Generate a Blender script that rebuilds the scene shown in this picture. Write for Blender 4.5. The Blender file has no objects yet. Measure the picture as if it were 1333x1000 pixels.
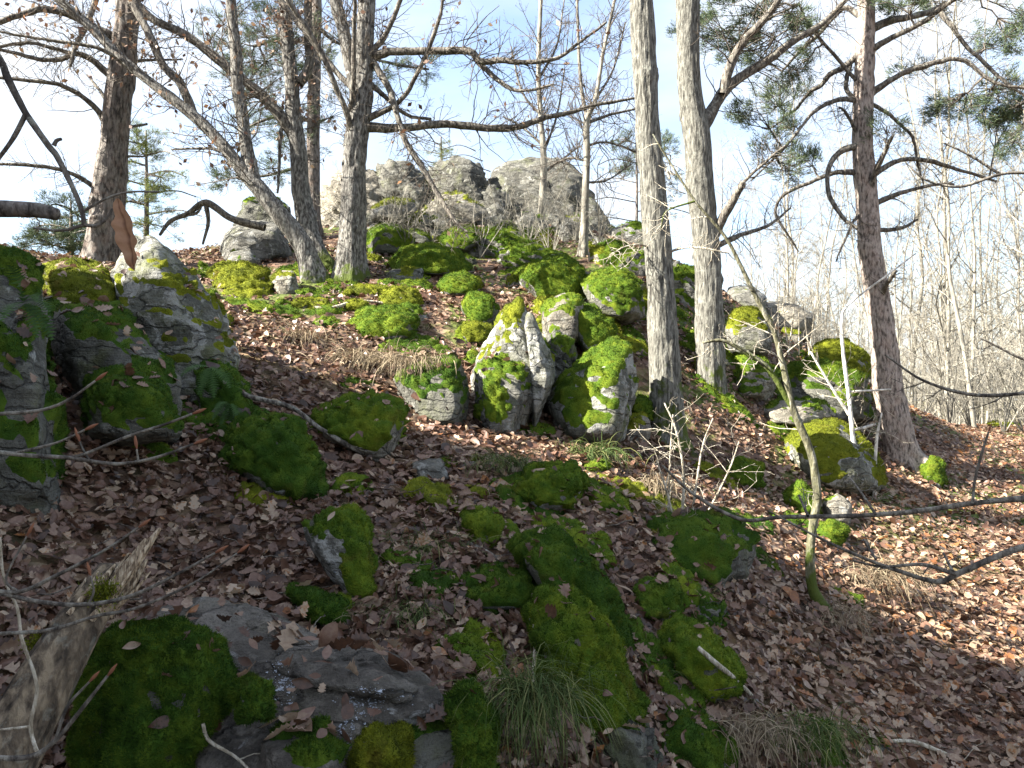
import bpy, bmesh, math, random
import numpy as np
from mathutils import Vector
from mathutils.bvhtree import BVHTree

# ------------------------------------------------------------------ camera, light, exposure
S = bpy.context.scene
COL = S.collection
F_PX, CX, CY, CAM_Z = 1050.0, 666.5, 500.0, 1.6
PITCH = math.atan(20 / F_PX)
cam = bpy.data.cameras.new('camera')
cam.sensor_width = 36; cam.lens = 36 * F_PX / 1333
cam.clip_start = 0.05; cam.clip_end = 3000
cam_o = bpy.data.objects.new('camera', cam); COL.objects.link(cam_o)
cam_o.location = (0, 0, CAM_Z); cam_o.rotation_euler = (math.pi / 2 + PITCH, 0, 0)
S.camera = cam_o

SUN_EL, SUN_AZ = math.radians(36), math.radians(255)      # azimuth clockwise from +Y
to_sun = Vector((math.sin(SUN_AZ) * math.cos(SUN_EL), math.cos(SUN_AZ) * math.cos(SUN_EL), math.sin(SUN_EL)))
W = bpy.data.worlds.new('World'); S.world = W; W.use_nodes = True
wn = W.node_tree; wn.nodes.clear()
sky = wn.nodes.new('ShaderNodeTexSky'); sky.sky_type = 'NISHITA'; sky.sun_disc = False
sky.sun_elevation = SUN_EL; sky.sun_rotation = SUN_AZ
sky.air_density = 1.0; sky.dust_density = 1.6; sky.ozone_density = 1.5
bg = wn.nodes.new('ShaderNodeBackground'); bg.inputs[1].default_value = 0.07
wo = wn.nodes.new('ShaderNodeOutputWorld')
# thin high cloud veil over the whole sky
tc = wn.nodes.new('ShaderNodeTexCoord'); mp = wn.nodes.new('ShaderNodeMapping'); mp.inputs['Scale'].default_value = (1.6, 1.6, 4.0)
nz = wn.nodes.new('ShaderNodeTexNoise'); nz.inputs['Scale'].default_value = 1.7; nz.inputs['Detail'].default_value = 6
rp = wn.nodes.new('ShaderNodeValToRGB'); rp.color_ramp.elements[0].position = .36; rp.color_ramp.elements[1].position = .70
rp.color_ramp.elements[0].color = (.12, .12, .12, 1); rp.color_ramp.elements[1].color = (.95, .95, .95, 1)
mx = wn.nodes.new('ShaderNodeMixRGB'); mx.inputs[2].default_value = (3.1, 3.2, 3.3, 1)
wn.links.new(tc.outputs['Generated'], mp.inputs[0]); wn.links.new(mp.outputs[0], nz.inputs[0])
wn.links.new(nz.outputs[0], rp.inputs[0]); wn.links.new(rp.outputs[0], mx.inputs[0])
wn.links.new(sky.outputs[0], mx.inputs[1]); wn.links.new(mx.outputs[0], bg.inputs[0]); wn.links.new(bg.outputs[0], wo.inputs[0])
sun = bpy.data.lights.new('sun', 'SUN'); sun.energy = 5.0; sun.angle = math.radians(0.5); sun.color = (1, .94, .83)
sun_o = bpy.data.objects.new('sun', sun); COL.objects.link(sun_o)
sun_o.rotation_euler = (-to_sun).to_track_quat('-Z', 'Y').to_euler()
S.view_settings.view_transform = 'Standard'; S.view_settings.look = 'None'
S.view_settings.exposure = 2.6; S.view_settings.gamma = 1; S.view_settings.use_curve_mapping = False
S.cycles.max_bounces = 6; S.cycles.diffuse_bounces = 3; S.cycles.transparent_max_bounces = 6

# ------------------------------------------------------------------ helpers
RNG = np.random.default_rng(7)
cp, sp = math.cos(PITCH), math.sin(PITCH)

def P(px, py, Y):
    """the point at depth Y (metres along +Y) on the ray through a photo pixel"""
    u = (px - CX) / F_PX; v = (CY - py) / F_PX
    d = np.array([u, cp - sp * v, sp + cp * v])
    return np.array([0, 0, CAM_Z]) + d * (Y / d[1])

def to_px(p):
    p = np.asarray(p) - np.array([0, 0, CAM_Z])
    f = p[..., 1] * cp + p[..., 2] * sp; u = -p[..., 1] * sp + p[..., 2] * cp
    return CX + F_PX * p[..., 0] / f, CY - F_PX * u / f

def _hash(ix, iy, iz, seed):
    h = (ix * 374761393 + iy * 668265263 + iz * 2147483647 % 1274126177 + iz * 1274126177 + seed * 974634777) & 0xFFFFFFFF
    h = ((h ^ (h >> 13)) * 1274126177) & 0xFFFFFFFF
    h = ((h ^ (h >> 16)) * 2246822519) & 0xFFFFFFFF
    return ((h ^ (h >> 15)) & 0xFFFF) / 65535.0

def vnoise(p, seed=0):
    p = np.asarray(p, float); i = np.floor(p).astype(np.int64); f = p - i
    w = f * f * f * (f * (f * 6 - 15) + 10)
    r = 0
    for dx in (0, 1):
        wx = w[:, 0] if dx else 1 - w[:, 0]
        for dy in (0, 1):
            wy = w[:, 1] if dy else 1 - w[:, 1]
            for dz in (0, 1):
                wz = w[:, 2] if dz else 1 - w[:, 2]
                r = r + wx * wy * wz * _hash(i[:, 0] + dx, i[:, 1] + dy, i[:, 2] + dz, seed)
    return r * 2 - 1

def fbm(p, o=4, seed=0, gain=.5):
    a, s, r = 1.0, 0, 0
    p = np.asarray(p, float)
    for k in range(o):
        r = r + a * vnoise(p * 2 ** k + 17.3 * k, seed + k); s += a; a *= gain
    return r / s

def nrm(v):
    return v / np.maximum(np.linalg.norm(v, axis=-1, keepdims=True), 1e-9)

def make_mesh(name, V, T, attrs=None, smooth=True):
    V = np.ascontiguousarray(V, np.float32); T = np.ascontiguousarray(T, np.int32)
    me = bpy.data.meshes.new(name)
    me.vertices.add(len(V)); me.vertices.foreach_set('co', V.ravel())
    me.loops.add(T.size); me.loops.foreach_set('vertex_index', T.ravel())
    me.polygons.add(len(T)); me.polygons.foreach_set('loop_start', np.arange(0, T.size, T.shape[1], dtype=np.int32))
    me.update(calc_edges=True)
    me.polygons.foreach_set('use_smooth', np.full(len(T), smooth))
    for k, a in (attrs or {}).items():
        at = me.attributes.new(k, 'FLOAT', 'POINT'); at.data.foreach_set('value', np.ascontiguousarray(a, np.float32))
    return me

def link(name, me, mat=None, parent=None, loc=None):
    o = bpy.data.objects.new(name, me); COL.objects.link(o)
    if mat and me and not me.materials: me.materials.append(mat)
    if parent: o.parent = parent
    if loc is not None: o.location = loc
    return o

def tag(o, label, cat, group=None):
    o['label'] = label; o['category'] = cat
    if group: o['group'] = group
    return o

def thing(name, label, cat, loc=(0, 0, 0), group=None):
    o = bpy.data.objects.new(name, None); COL.objects.link(o); o.location = loc; o.empty_display_size = .1
    return tag(o, label, cat, group)

class Geo:
    """collects vertices / triangles / attributes"""
    def __init__(s): s.V, s.T, s.A, s.n = [], [], {}, 0
    def add(s, V, T, **a):
        s.V.append(V); s.T.append(np.asarray(T) + s.n); s.n += len(V)
        for k, v in a.items(): s.A.setdefault(k, []).append(np.broadcast_to(v, (len(V),)))
    def obj(s, name, mat, parent=None, off=(0, 0, 0), smooth=True):
        V = np.concatenate(s.V) - np.asarray(off)
        me = make_mesh(name, V, np.concatenate(s.T), {k: np.concatenate(v) for k, v in s.A.items()}, smooth)
        return link(name, me, mat, parent)

# ------------------------------------------------------------------ materials
def mat_new(name):
    m = bpy.data.materials.new(name); m.use_nodes = True
    nt = m.node_tree; nt.nodes.clear()
    return m, nt

class NB:
    def __init__(s, nt): s.nt = nt
    def n(s, typ, ins=None, **props):
        nd = s.nt.nodes.new('ShaderNode' + typ)
        for k, v in props.items(): setattr(nd, k, v)
        for k, v in (ins or {}).items():
            if isinstance(v, bpy.types.NodeSocket): s.nt.links.new(v, nd.inputs[k])
            else: nd.inputs[k].default_value = v
        return nd
    def math(s, op, a, b=0.0, c=False):
        return s.n('Math', {0: a, 1: b}, operation=op, use_clamp=c).outputs[0]
    def noise(s, vec, scale, detail=4, rough=.55, dist=0.0):
        return s.n('TexNoise', {'Vector': vec, 'Scale': scale, 'Detail': detail, 'Roughness': rough, 'Distortion': dist}).outputs[0]
    def step(s, v, a, b):
        return s.n('MapRange', {0: v, 1: a, 2: b}, interpolation_type='SMOOTHSTEP').outputs[0]
    def mix(s, f, a, b):
        def c(x): return x if isinstance(x, bpy.types.NodeSocket) else (*x, 1)
        return s.n('MixRGB', {0: f, 1: c(a), 2: c(b)}).outputs[0]
    def ramp(s, f, stops):
        r = s.n('ValToRGB', {0: f}); e = r.color_ramp.elements
        while len(e) < len(stops): e.new(.5)
        for k, (p, c) in enumerate(stops): e[k].position = p; e[k].color = (*c, 1)
        return r.outputs[0]
    def out(s, col, rough=.85, bump=None, bstr=.5, bdist=.02, trans=0.0, spec=.3):
        b = s.n('BsdfPrincipled', {'Base Color': col, 'Roughness': rough, 'Specular IOR Level': spec})
        if bump is not None:
            bp = s.n('Bump', {'Strength': bstr, 'Distance': bdist, 'Height': bump})
            s.nt.links.new(bp.outputs[0], b.inputs['Normal'])
        sh = b.outputs[0]
        if trans:
            t = s.n('BsdfTranslucent', {0: col})
            sh = s.n('MixShader', {0: trans, 1: sh, 2: t.outputs[0]}).outputs[0]
        o = s.n('OutputMaterial'); s.nt.links.new(sh, o.inputs[0])

def coords(b, random_shift=True):
    t = b.n('TexCoord').outputs['Object']
    if random_shift:
        r = b.n('ObjectInfo').outputs['Random']
        r = b.math('MULTIPLY', r, 40.0)
        t = b.n('VectorMath', {0: t, 1: b.n('CombineXYZ', {0: r, 1: r, 2: r}).outputs[0]}, operation='ADD').outputs[0]
    return t

def rock_mat(name, base, dark, lichen=.3, green=.4, white=(.30, .30, .28)):
    m, nt = mat_new(name); b = NB(nt); v = coords(b)
    n1 = b.noise(v, 2.2, 6, .6, .4); n2 = b.noise(v, 14, 5, .65); n3 = b.noise(v, 70, 3, .7); n4 = b.noise(v, 5.5, 8, .7, .8)
    c = b.mix(b.step(n1, .36, .66), dark, base)
    c = b.mix(b.math('MULTIPLY', b.step(n2, .45, .7), .6), c, tuple(x * 1.5 for x in base))
    c = b.mix(b.math('MULTIPLY', b.step(n3, .52, .68), .55), c, tuple(x * .45 for x in dark))
    c = b.mix(b.math('MULTIPLY', b.step(n4, .66 - lichen * .4, .72 - lichen * .4), .8), c, white)
    n5 = b.noise(v, 3.3, 6, .65, .5)
    c = b.mix(b.math('MULTIPLY', b.step(n5, .5, .68), green), c, (.085, .095, .03))
    c = b.mix(b.math('MULTIPLY', b.step(b.noise(v, 9, 6, .7, 1.2), .60, .68), .8), c, tuple(x * .35 for x in dark))
    st = b.n('Mapping', {0: v, 2: (math.radians(25), math.radians(-28), 0), 3: (2.0, 2.0, 16)}).outputs[0]
    h = b.math('ADD', b.math('MULTIPLY', b.noise(st, 1.6, 6, .6, .9), .7), b.math('MULTIPLY', n2, 1.0))
    cr = b.n('TexVoronoi', {'Vector': b.n('VectorMath', {0: b.n('Mapping', {0: v, 2: (math.radians(25), math.radians(-28), .3), 3: (1.3, 2.2, 6.0)}).outputs[0], 1: b.n('TexNoise', {'Vector': v, 'Scale': 5.0, 'Detail': 6}).outputs['Color']}, operation='ADD').outputs[0], 'Scale': 1.0}, feature='DISTANCE_TO_EDGE').outputs[0]
    crk = b.step(cr, 0.0, .035); c = b.mix(b.math('MULTIPLY', b.math('SUBTRACT', 1.0, crk), .6), c, tuple(x * .25 for x in dark))
    h = b.math('ADD', h, b.math('MULTIPLY', crk, .5))
    h = b.math('ADD', h, b.math('MULTIPLY', n3, .3)); n6 = b.noise(v, 190, 3, .7); h = b.math('ADD', h, b.math('MULTIPLY', n6, .12))
    c = b.mix(b.math('MULTIPLY', b.step(n6, .5, .72), .4), c, tuple(x * .4 for x in dark))
    b.out(c, .88, h, .9, .045)
    return m

def moss_mat(name, lo, mid, hi, brown=.25):
    m, nt = mat_new(name); b = NB(nt); v = coords(b)
    a = b.n('Attribute', attribute_name='rnd').outputs['Fac']
    n1 = b.noise(v, 3.0, 5, .6, .3); n2 = b.noise(v, 28, 4, .7)
    f = b.math('ADD', b.math('MULTIPLY', n1, .55), b.math('MULTIPLY', b.math('ADD', n2, b.math('MULTIPLY', a, 1.6)), .2))
    c = b.ramp(f, [(.30, lo), (.5, mid), (.72, hi)])
    c = b.mix(b.math('MULTIPLY', b.step(b.noise(v, 5, 5, .6), .58, .72), brown), c, (.13, .075, .018))
    h = b.math('ADD', b.math('MULTIPLY', b.noise(v, 45, 3, .7), .5), b.math('MULTIPLY', b.noise(v, 140, 2, .7), .5))
    b.out(c, .95, h, 1.0, .02, trans=.22, spec=.15)
    return m

def bark_mat(name, dark, mid, pale, sx=26, sz=6, moss=0.0, lichen=.35, red=0.0):
    m, nt = mat_new(name); b = NB(nt); v = coords(b)
    st = b.n('Mapping', {0: v, 3: (sx, sx, sz)}).outputs[0]
    n1 = b.noise(st, 1, 4, .6, .15); n2 = b.noise(v, 4, 5, .6); n3 = b.noise(v, 60, 3, .6); n4 = b.noise(v, 18, 5, .7, .6)
    c = b.ramp(n1, [(.38, dark), (.5, mid), (.62, pale)])
    c = b.mix(b.math('MULTIPLY', b.step(n2, .45, .7), .35), c, mid)
    if lichen: c = b.mix(b.math('MULTIPLY', b.step(n4, .56, .66), lichen), c, (.30, .31, .265))
    if red: c = b.mix(b.math('MULTIPLY', b.step(b.noise(v, 9, 4, .6), .48, .6), red), c, (.24, .12, .075))
    if moss:
        hgt = b.n('Attribute', attribute_name='h').outputs['Fac']
        mm = b.math('SUBTRACT', b.noise(v, 7, 5, .65), b.math('MULTIPLY', hgt, moss))
        c = b.mix(b.step(mm, .32, .46), c, (.055, .075, .010))
    b.out(c, .9, b.math('ADD', n1, b.math('MULTIPLY', n3, .25)), .9, .02)
    return m

def plain_mat(name, stops, attr='rnd', trans=0.0, rough=.8, nscale=30, spec=.3):
    m, nt = mat_new(name); b = NB(nt)
    a = b.n('Attribute', attribute_name=attr).outputs['Fac']
    v = b.n('NewGeometry').outputs['Position']; n = b.noise(v, nscale, 3, .6)
    f = b.math('ADD', a, b.math('MULTIPLY', b.math('SUBTRACT', n, .5), .5))
    b.out(b.ramp(f, stops), rough, n, .3, .004, trans, spec)
    return m

M = {}
M['rock'] = rock_mat('grey rock', (.17, .165, .145), (.07, .068, .058), .3, .55)
M['rock_dark'] = rock_mat('dark grey rock', (.12, .118, .10), (.045, .045, .038), .18, .5, (.30, .31, .29))  # darker grey rock colour with sparser pale lichen
M['rock_lichen'] = rock_mat('lichen covered rock', (.155, .155, .128), (.065, .066, .054), .42, .75)
M['rock_pale'] = rock_mat('pale warm rock', (.25, .228, .185), (.115, .104, .085), .25, .3)
M['rock_slab'] = rock_mat('grey brown slab', (.150, .135, .115), (.06, .053, .045), .1, .2, (.28, .28, .27))
M['rock_ridge'] = rock_mat('ridge rock', (.125, .122, .105), (.042, .041, .035), .25, .45, (.22, .22, .2))
M['moss'] = moss_mat('green moss', (.018, .042, .004), (.062, .112, .009), (.165, .205, .016), .3)
M['moss_dark'] = moss_mat('deep green moss', (.012, .032, .004), (.036, .080, .008), (.105, .155, .014), .32)
M['moss_gold'] = moss_mat('olive moss', (.035, .045, .006), (.105, .125, .010), (.22, .235, .018), .45)
M['oak'] = bark_mat('oak bark', (.030, .027, .024), (.105, .098, .088), (.23, .222, .20), 46, 14, .9, .35)
M['beech'] = bark_mat('grey bark', (.036, .034, .029), (.108, .105, .09), (.185, .18, .157), 60, 10, .34, .4)
M['pine'] = bark_mat('pine bark', (.032, .028, .025), (.115, .10, .088), (.185, .165, .148), 30, 10, 0, .25, .12)
M['pine_lit'] = bark_mat('brightened reddish pine bark', (.06, .05, .044), (.235, .195, .17), (.33, .285, .25), 36, 12, 0, .3, .12)  # pine bark brightened to paint in sun on a trunk that falls in shade
M['limb'] = bark_mat('branch bark', (.035, .030, .026), (.10, .088, .074), (.20, .185, .155), 40, 12, 0, .45)
M['twig'] = bark_mat('twig bark', (.045, .036, .03), (.10, .082, .066), (.17, .145, .115), 60, 20, 0, .2)
M['twig_pale'] = bark_mat('pale twig bark', (.20, .17, .12), (.36, .32, .25), (.52, .48, .40), 60, 20, 0, .2)
M['birch'] = bark_mat('pale sapling bark', (.22, .21, .19), (.50, .48, .43), (.68, .66, .60), 20, 8, 0, .2)
M['moss_stem'] = bark_mat('mossy stem bark', (.05, .048, .03), (.11, .105, .06), (.24, .23, .18), 30, 8, .35, .4)
M['wood'] = bark_mat('weathered splintered wood', (.10, .07, .045), (.36, .27, .18), (.60, .50, .36), 130, 6, 0, 0)
M['log'] = bark_mat('log bark', (.020, .015, .010), (.10, .076, .052), (.23, .18, .12), 26, 9, 0, .2)
M['forest'] = bark_mat('woodland bark', (.075, .07, .06), (.19, .175, .145), (.32, .30, .245), 10, 2, 0, .4)
M['needle'] = plain_mat('pine needles', [(.1, (.03, .05, .025)), (.5, (.07, .10, .05)), (.95, (.15, .18, .085))], trans=.25)
M['needle_lit'] = plain_mat('yellow green needles', [(.1, (.05, .07, .02)), (.5, (.11, .14, .04)), (.95, (.20, .22, .07))], trans=.3)  # lit copy of the needles, sunlight put into the colour
M['leaf'] = plain_mat('dead oak leaf', [(.0, (.035, .018, .011)), (.2, (.085, .040, .022)), (.42, (.15, .082, .056)), (.62, (.225, .15, .10)), (.8, (.33, .25, .175)), (.9, (.27, .115, .035)), (1., (.20, .085, .04))], trans=.22, rough=.45, nscale=70, spec=.5)
M['dry_leaf'] = plain_mat('hanging dry leaf', [(.1, (.12, .055, .03)), (.5, (.26, .135, .075)), (1., (.38, .23, .14))], trans=.3, rough=.6, nscale=90)
M['dry_grass'] = plain_mat('dead grass', [(.0, (.09, .07, .045)), (.5, (.20, .155, .10)), (1., (.34, .28, .19))], trans=.2)
M['grass'] = plain_mat('green grass', [(.0, (.025, .045, .010)), (.5, (.06, .095, .022)), (1., (.19, .19, .07))], trans=.25)
M['fern'] = plain_mat('fern', [(.0, (.02, .05, .010)), (1., (.05, .105, .022))], trans=.25)
M['bud'] = plain_mat('reddish bud', [(.0, (.13, .05, .028)), (1., (.22, .095, .05))])
M['snow'] = plain_mat('snow grains', [(.0, (.24, .26, .30)), (1., (.48, .51, .56))], trans=.2, rough=.4)

def ground_mat():
    m, nt = mat_new('leaf mould'); b = NB(nt); v = coords(b, False)
    vo = b.n('TexVoronoi', {'Vector': v, 'Scale': 15.0, 'Randomness': 1.0})
    sep = b.n('SeparateColor', {0: vo.outputs['Color']})
    c = b.ramp(sep.outputs[0], [(.0, (.04, .022, .014)), (.35, (.10, .052, .03)), (.7, (.18, .105, .068)), (1., (.25, .17, .12))])
    c = b.mix(b.math('MULTIPLY', b.step(b.noise(v, 2.2, 5, .6), .45, .65), .55), c, (.035, .024, .016))
    mo = b.step(b.noise(v, .9, 7, .68, .4), .47, .55)
    ymask = b.step(b.n('SeparateXYZ', {0: v}).outputs[1], 5.5, 9.0)
    mo = b.math('MULTIPLY', mo, b.math('ADD', b.math('MULTIPLY', ymask, .75), .15))
    c = b.mix(mo, c, b.ramp(b.noise(v, 18, 4, .7), [(.3, (.02, .04, .005)), (.6, (.085, .125, .012))]))
    h = b.math('ADD', b.math('MULTIPLY', vo.outputs['Distance'], 1.0), b.math('MULTIPLY', b.noise(v, 40, 4, .7), .6))
    b.out(c, .9, h, .9, .04)
    return m
M['ground'] = ground_mat()

# ------------------------------------------------------------------ terrain
CTRL_PX = [(50,1000,2.35),(300,1000,2.6),(550,1000,2.5),(800,1000,2.8),(1000,1000,3.3),(1200,1000,3.8),(1333,1000,3.9),
 (100,850,2.8),(250,850,3.0),(400,850,3.0),(650,850,3.1),(900,880,3.6),(1150,880,4.5),(1333,880,4.9),
 (150,720,3.4),(450,720,3.7),(650,720,3.9),(850,720,4.5),(1000,760,5),(1150,760,6.0),(1333,760,6.6),
 (200,620,4.0),(400,620,4.5),(600,620,4.9),(800,620,5.6),(950,650,6.5),(1050,680,6.8),(1200,660,8.3),(1333,640,9.5),
 (300,520,5.2),(420,500,5.9),(560,540,6),(700,560,6.4),(880,575,7.4),(1000,560,8.6),(1170,600,9.6),(1250,570,14),(1333,555,20),
 (400,430,7.2),(540,430,7.6),(700,450,8),(830,450,8.6),(940,500,9),(1060,500,10.5),
 (130,345,9.8),(250,372,8.5),(400,367,9.2),(460,364,9.3),(580,380,9.2),(700,380,9.7),(830,380,10.2),(950,410,11),(1050,450,13),
 (330,325,11.5),(500,318,12),(640,322,12.5),(760,326,12.5),(850,330,13),(940,390,14),
 (440,300,15),(500,294,15.5),(650,300,16),(790,314,15.5)]
ctrl = [P(*c) for c in CTRL_PX]
ctrl += [np.array(c, float) for c in [(-3,1,2.3),(-4,3,3.1),(-5.5,5,3.5),(-7,7.5,3.7),(-9,10.5,3.9),(-3,-3,2.0),(-7,0,4.6),(-8.5,3.5,4.8),
 (-12,0,5.2),(-14,7,5.0),(-14,14,3.6),(-9,14,3.4),(3,0,-.3),(6,2,-.1),(10,4,.2),(0,-4,.1),(0,0,-.05),(14,10,.6),(20,20,.7),(12,30,.7),(30,40,.2),(14,20,.8),
 (8,22,.9),(5.5,19,2.0),(8.5,16,1.1),(-3,20,3.8),(3,20,3.6),(0,30,1),(-10,30,0),(-20,20,1),(-8,18,3.4),(-2,17.5,4.6),(0.5,17.5,4.5),(-25,0,4),(10,-8,-.3),(30,0,0),(0,-20,0)]]
ctrl = np.array(ctrl)

def _tps_k(d2): return np.where(d2 > 1e-12, .5 * d2 * np.log(np.maximum(d2, 1e-12)), 0)
_n = len(ctrl); _A = np.zeros((_n + 3, _n + 3)); _xy = ctrl[:, :2]
_A[:_n, :_n] = _tps_k(((_xy[:, None] - _xy[None]) ** 2).sum(-1)) + np.eye(_n) * .05
_A[:_n, _n] = 1; _A[:_n, _n + 1:] = _xy; _A[_n, :_n] = 1; _A[_n + 1:, :_n] = _xy.T
_wt = np.linalg.solve(_A, np.concatenate([ctrl[:, 2], [0, 0, 0]]))

def H0(x, y):
    x = np.asarray(x, float); y = np.asarray(y, float); s = x.shape
    q = np.stack([x.ravel(), y.ravel()], 1)
    z = np.empty(len(q))
    for i in range(0, len(q), 20000):
        c = q[i:i + 20000]
        z[i:i + 20000] = _tps_k(((c[:, None] - _xy[None]) ** 2).sum(-1)) @ _wt[:_n] + _wt[_n] + c @ _wt[_n + 1:]
    r = np.hypot(q[:, 0], q[:, 1] - 8); w = np.clip((r - 26) / 30, 0, 1); w = w * w * (3 - 2 * w)
    far = -3.5 + 1.5 * fbm(np.stack([q[:, 0] * .02, q[:, 1] * .02, 0 * q[:, 0]], 1), 3, 5)
    far = np.where(q[:, 0] > 3, far + 3.6 * np.clip(1 - (r - 26) / 60, 0, 1), far)
    return (np.clip(z, -6, 9) * (1 - w) + far * w).reshape(s)

def H(x, y):
    x = np.asarray(x, float); y = np.asarray(y, float)
    q = np.stack([x.ravel(), y.ravel(), 0 * x.ravel()], 1)
    nn = .05 * fbm(q * 1.1, 4, 31) + .025 * fbm(q * 4, 3, 47)
    return H0(x, y) + nn.reshape(x.shape)

_YS = np.geomspace(1.3, 90, 1600)
def gdepth(px, py):
    """depth at which the ray through a pixel first meets the ground"""
    u = (px - CX) / F_PX; v = (CY - py) / F_PX
    dy = cp - sp * v; x = u / dy * _YS; z = CAM_Z + (sp + cp * v) / dy * _YS
    hit = np.nonzero(z < H0(x, _YS))[0]
    return float(_YS[hit[0]]) if len(hit) else None

def gp(px, py, default=12.0):
    d = gdepth(px, py) or default
    p = P(px, py, d); p[2] = H(p[:1], p[1:2])[0]
    return p

def axis(lo, hi, fine_lo, fine_hi, step, grow):
    a = list(np.arange(fine_lo, fine_hi + 1e-6, step))
    s = step
    while a[-1] < hi: s *= grow; a.append(a[-1] + s)
    s = step
    while a[0] > lo: s *= grow; a.insert(0, a[0] - s)
    return np.array(a)
gx = axis(-1500, 1500, -7, 8, .07, 1.11); gy = axis(-60, 2200, 1.0, 17, .07, 1.11)
GX, GY = np.meshgrid(gx, gy); GZ = H(GX, GY)
nxx, nyy = len(gx), len(gy)
idx = np.arange(nxx * nyy).reshape(nyy, nxx)
Q = np.stack([idx[:-1, :-1], idx[:-1, 1:], idx[1:, 1:], idx[1:, :-1]], -1).reshape(-1, 4)
ground = link('ground', make_mesh('ground', np.stack([GX, GY, GZ], -1).reshape(-1, 3), Q), M['ground'])
ground['kind'] = 'structure'; ground['label'] = 'leaf-covered forest floor rising to a rocky knoll'

# ------------------------------------------------------------------ rocks
def ico(level):
    bm = bmesh.new(); bmesh.ops.create_icosphere(bm, subdivisions=level, radius=1)
    bm.verts.ensure_lookup_table()
    V = np.array([v.co[:] for v in bm.verts]); T = np.array([[v.index for v in f.verts] for f in bm.faces]); bm.free()
    return V, T
ICO = {k: ico(k) for k in (3, 4, 5, 6, 7)}
STRATA = nrm(np.array([.42, -.30, .86]))
NEAR_BVH = []

def hull_planes(pts):
    bm = bmesh.new()
    for p in pts: bm.verts.new(p)
    r = bmesh.ops.convex_hull(bm, input=bm.verts)
    bmesh.ops.dissolve_limit(bm, angle_limit=math.radians(9), verts=list(bm.verts), edges=list(bm.edges))
    bm.normal_update()
    c = pts.mean(0); pl = []
    for f in bm.faces:
        n = np.array(f.normal); h = n @ (np.array(f.calc_center_median()) - c)
        if h < 0: n, h = -n, -h
        pl.append((*n, max(h, 1e-3)))
    bm.free()
    return c, np.array(pl)

def vnormals(V, T):
    fn = np.cross(V[T[:, 1]] - V[T[:, 0]], V[T[:, 2]] - V[T[:, 0]])
    N = np.zeros_like(V)
    for k in range(3): np.add.at(N, T[:, k], fn)
    return nrm(N)

def blades(pos, nrmv, L, wd, rng, lean=.6):
    """small pointed sprigs standing on a surface: one triangle each"""
    n = len(pos)
    d = nrm(nrmv + rng.normal(0, lean, (n, 3)))
    s = nrm(np.cross(d, rng.normal(0, 1, (n, 3))))
    V = np.stack([pos - s * wd[:, None], pos + s * wd[:, None], pos + d * L[:, None]], 1).reshape(-1, 3)
    return V, np.arange(3 * n).reshape(-1, 3)

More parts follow.
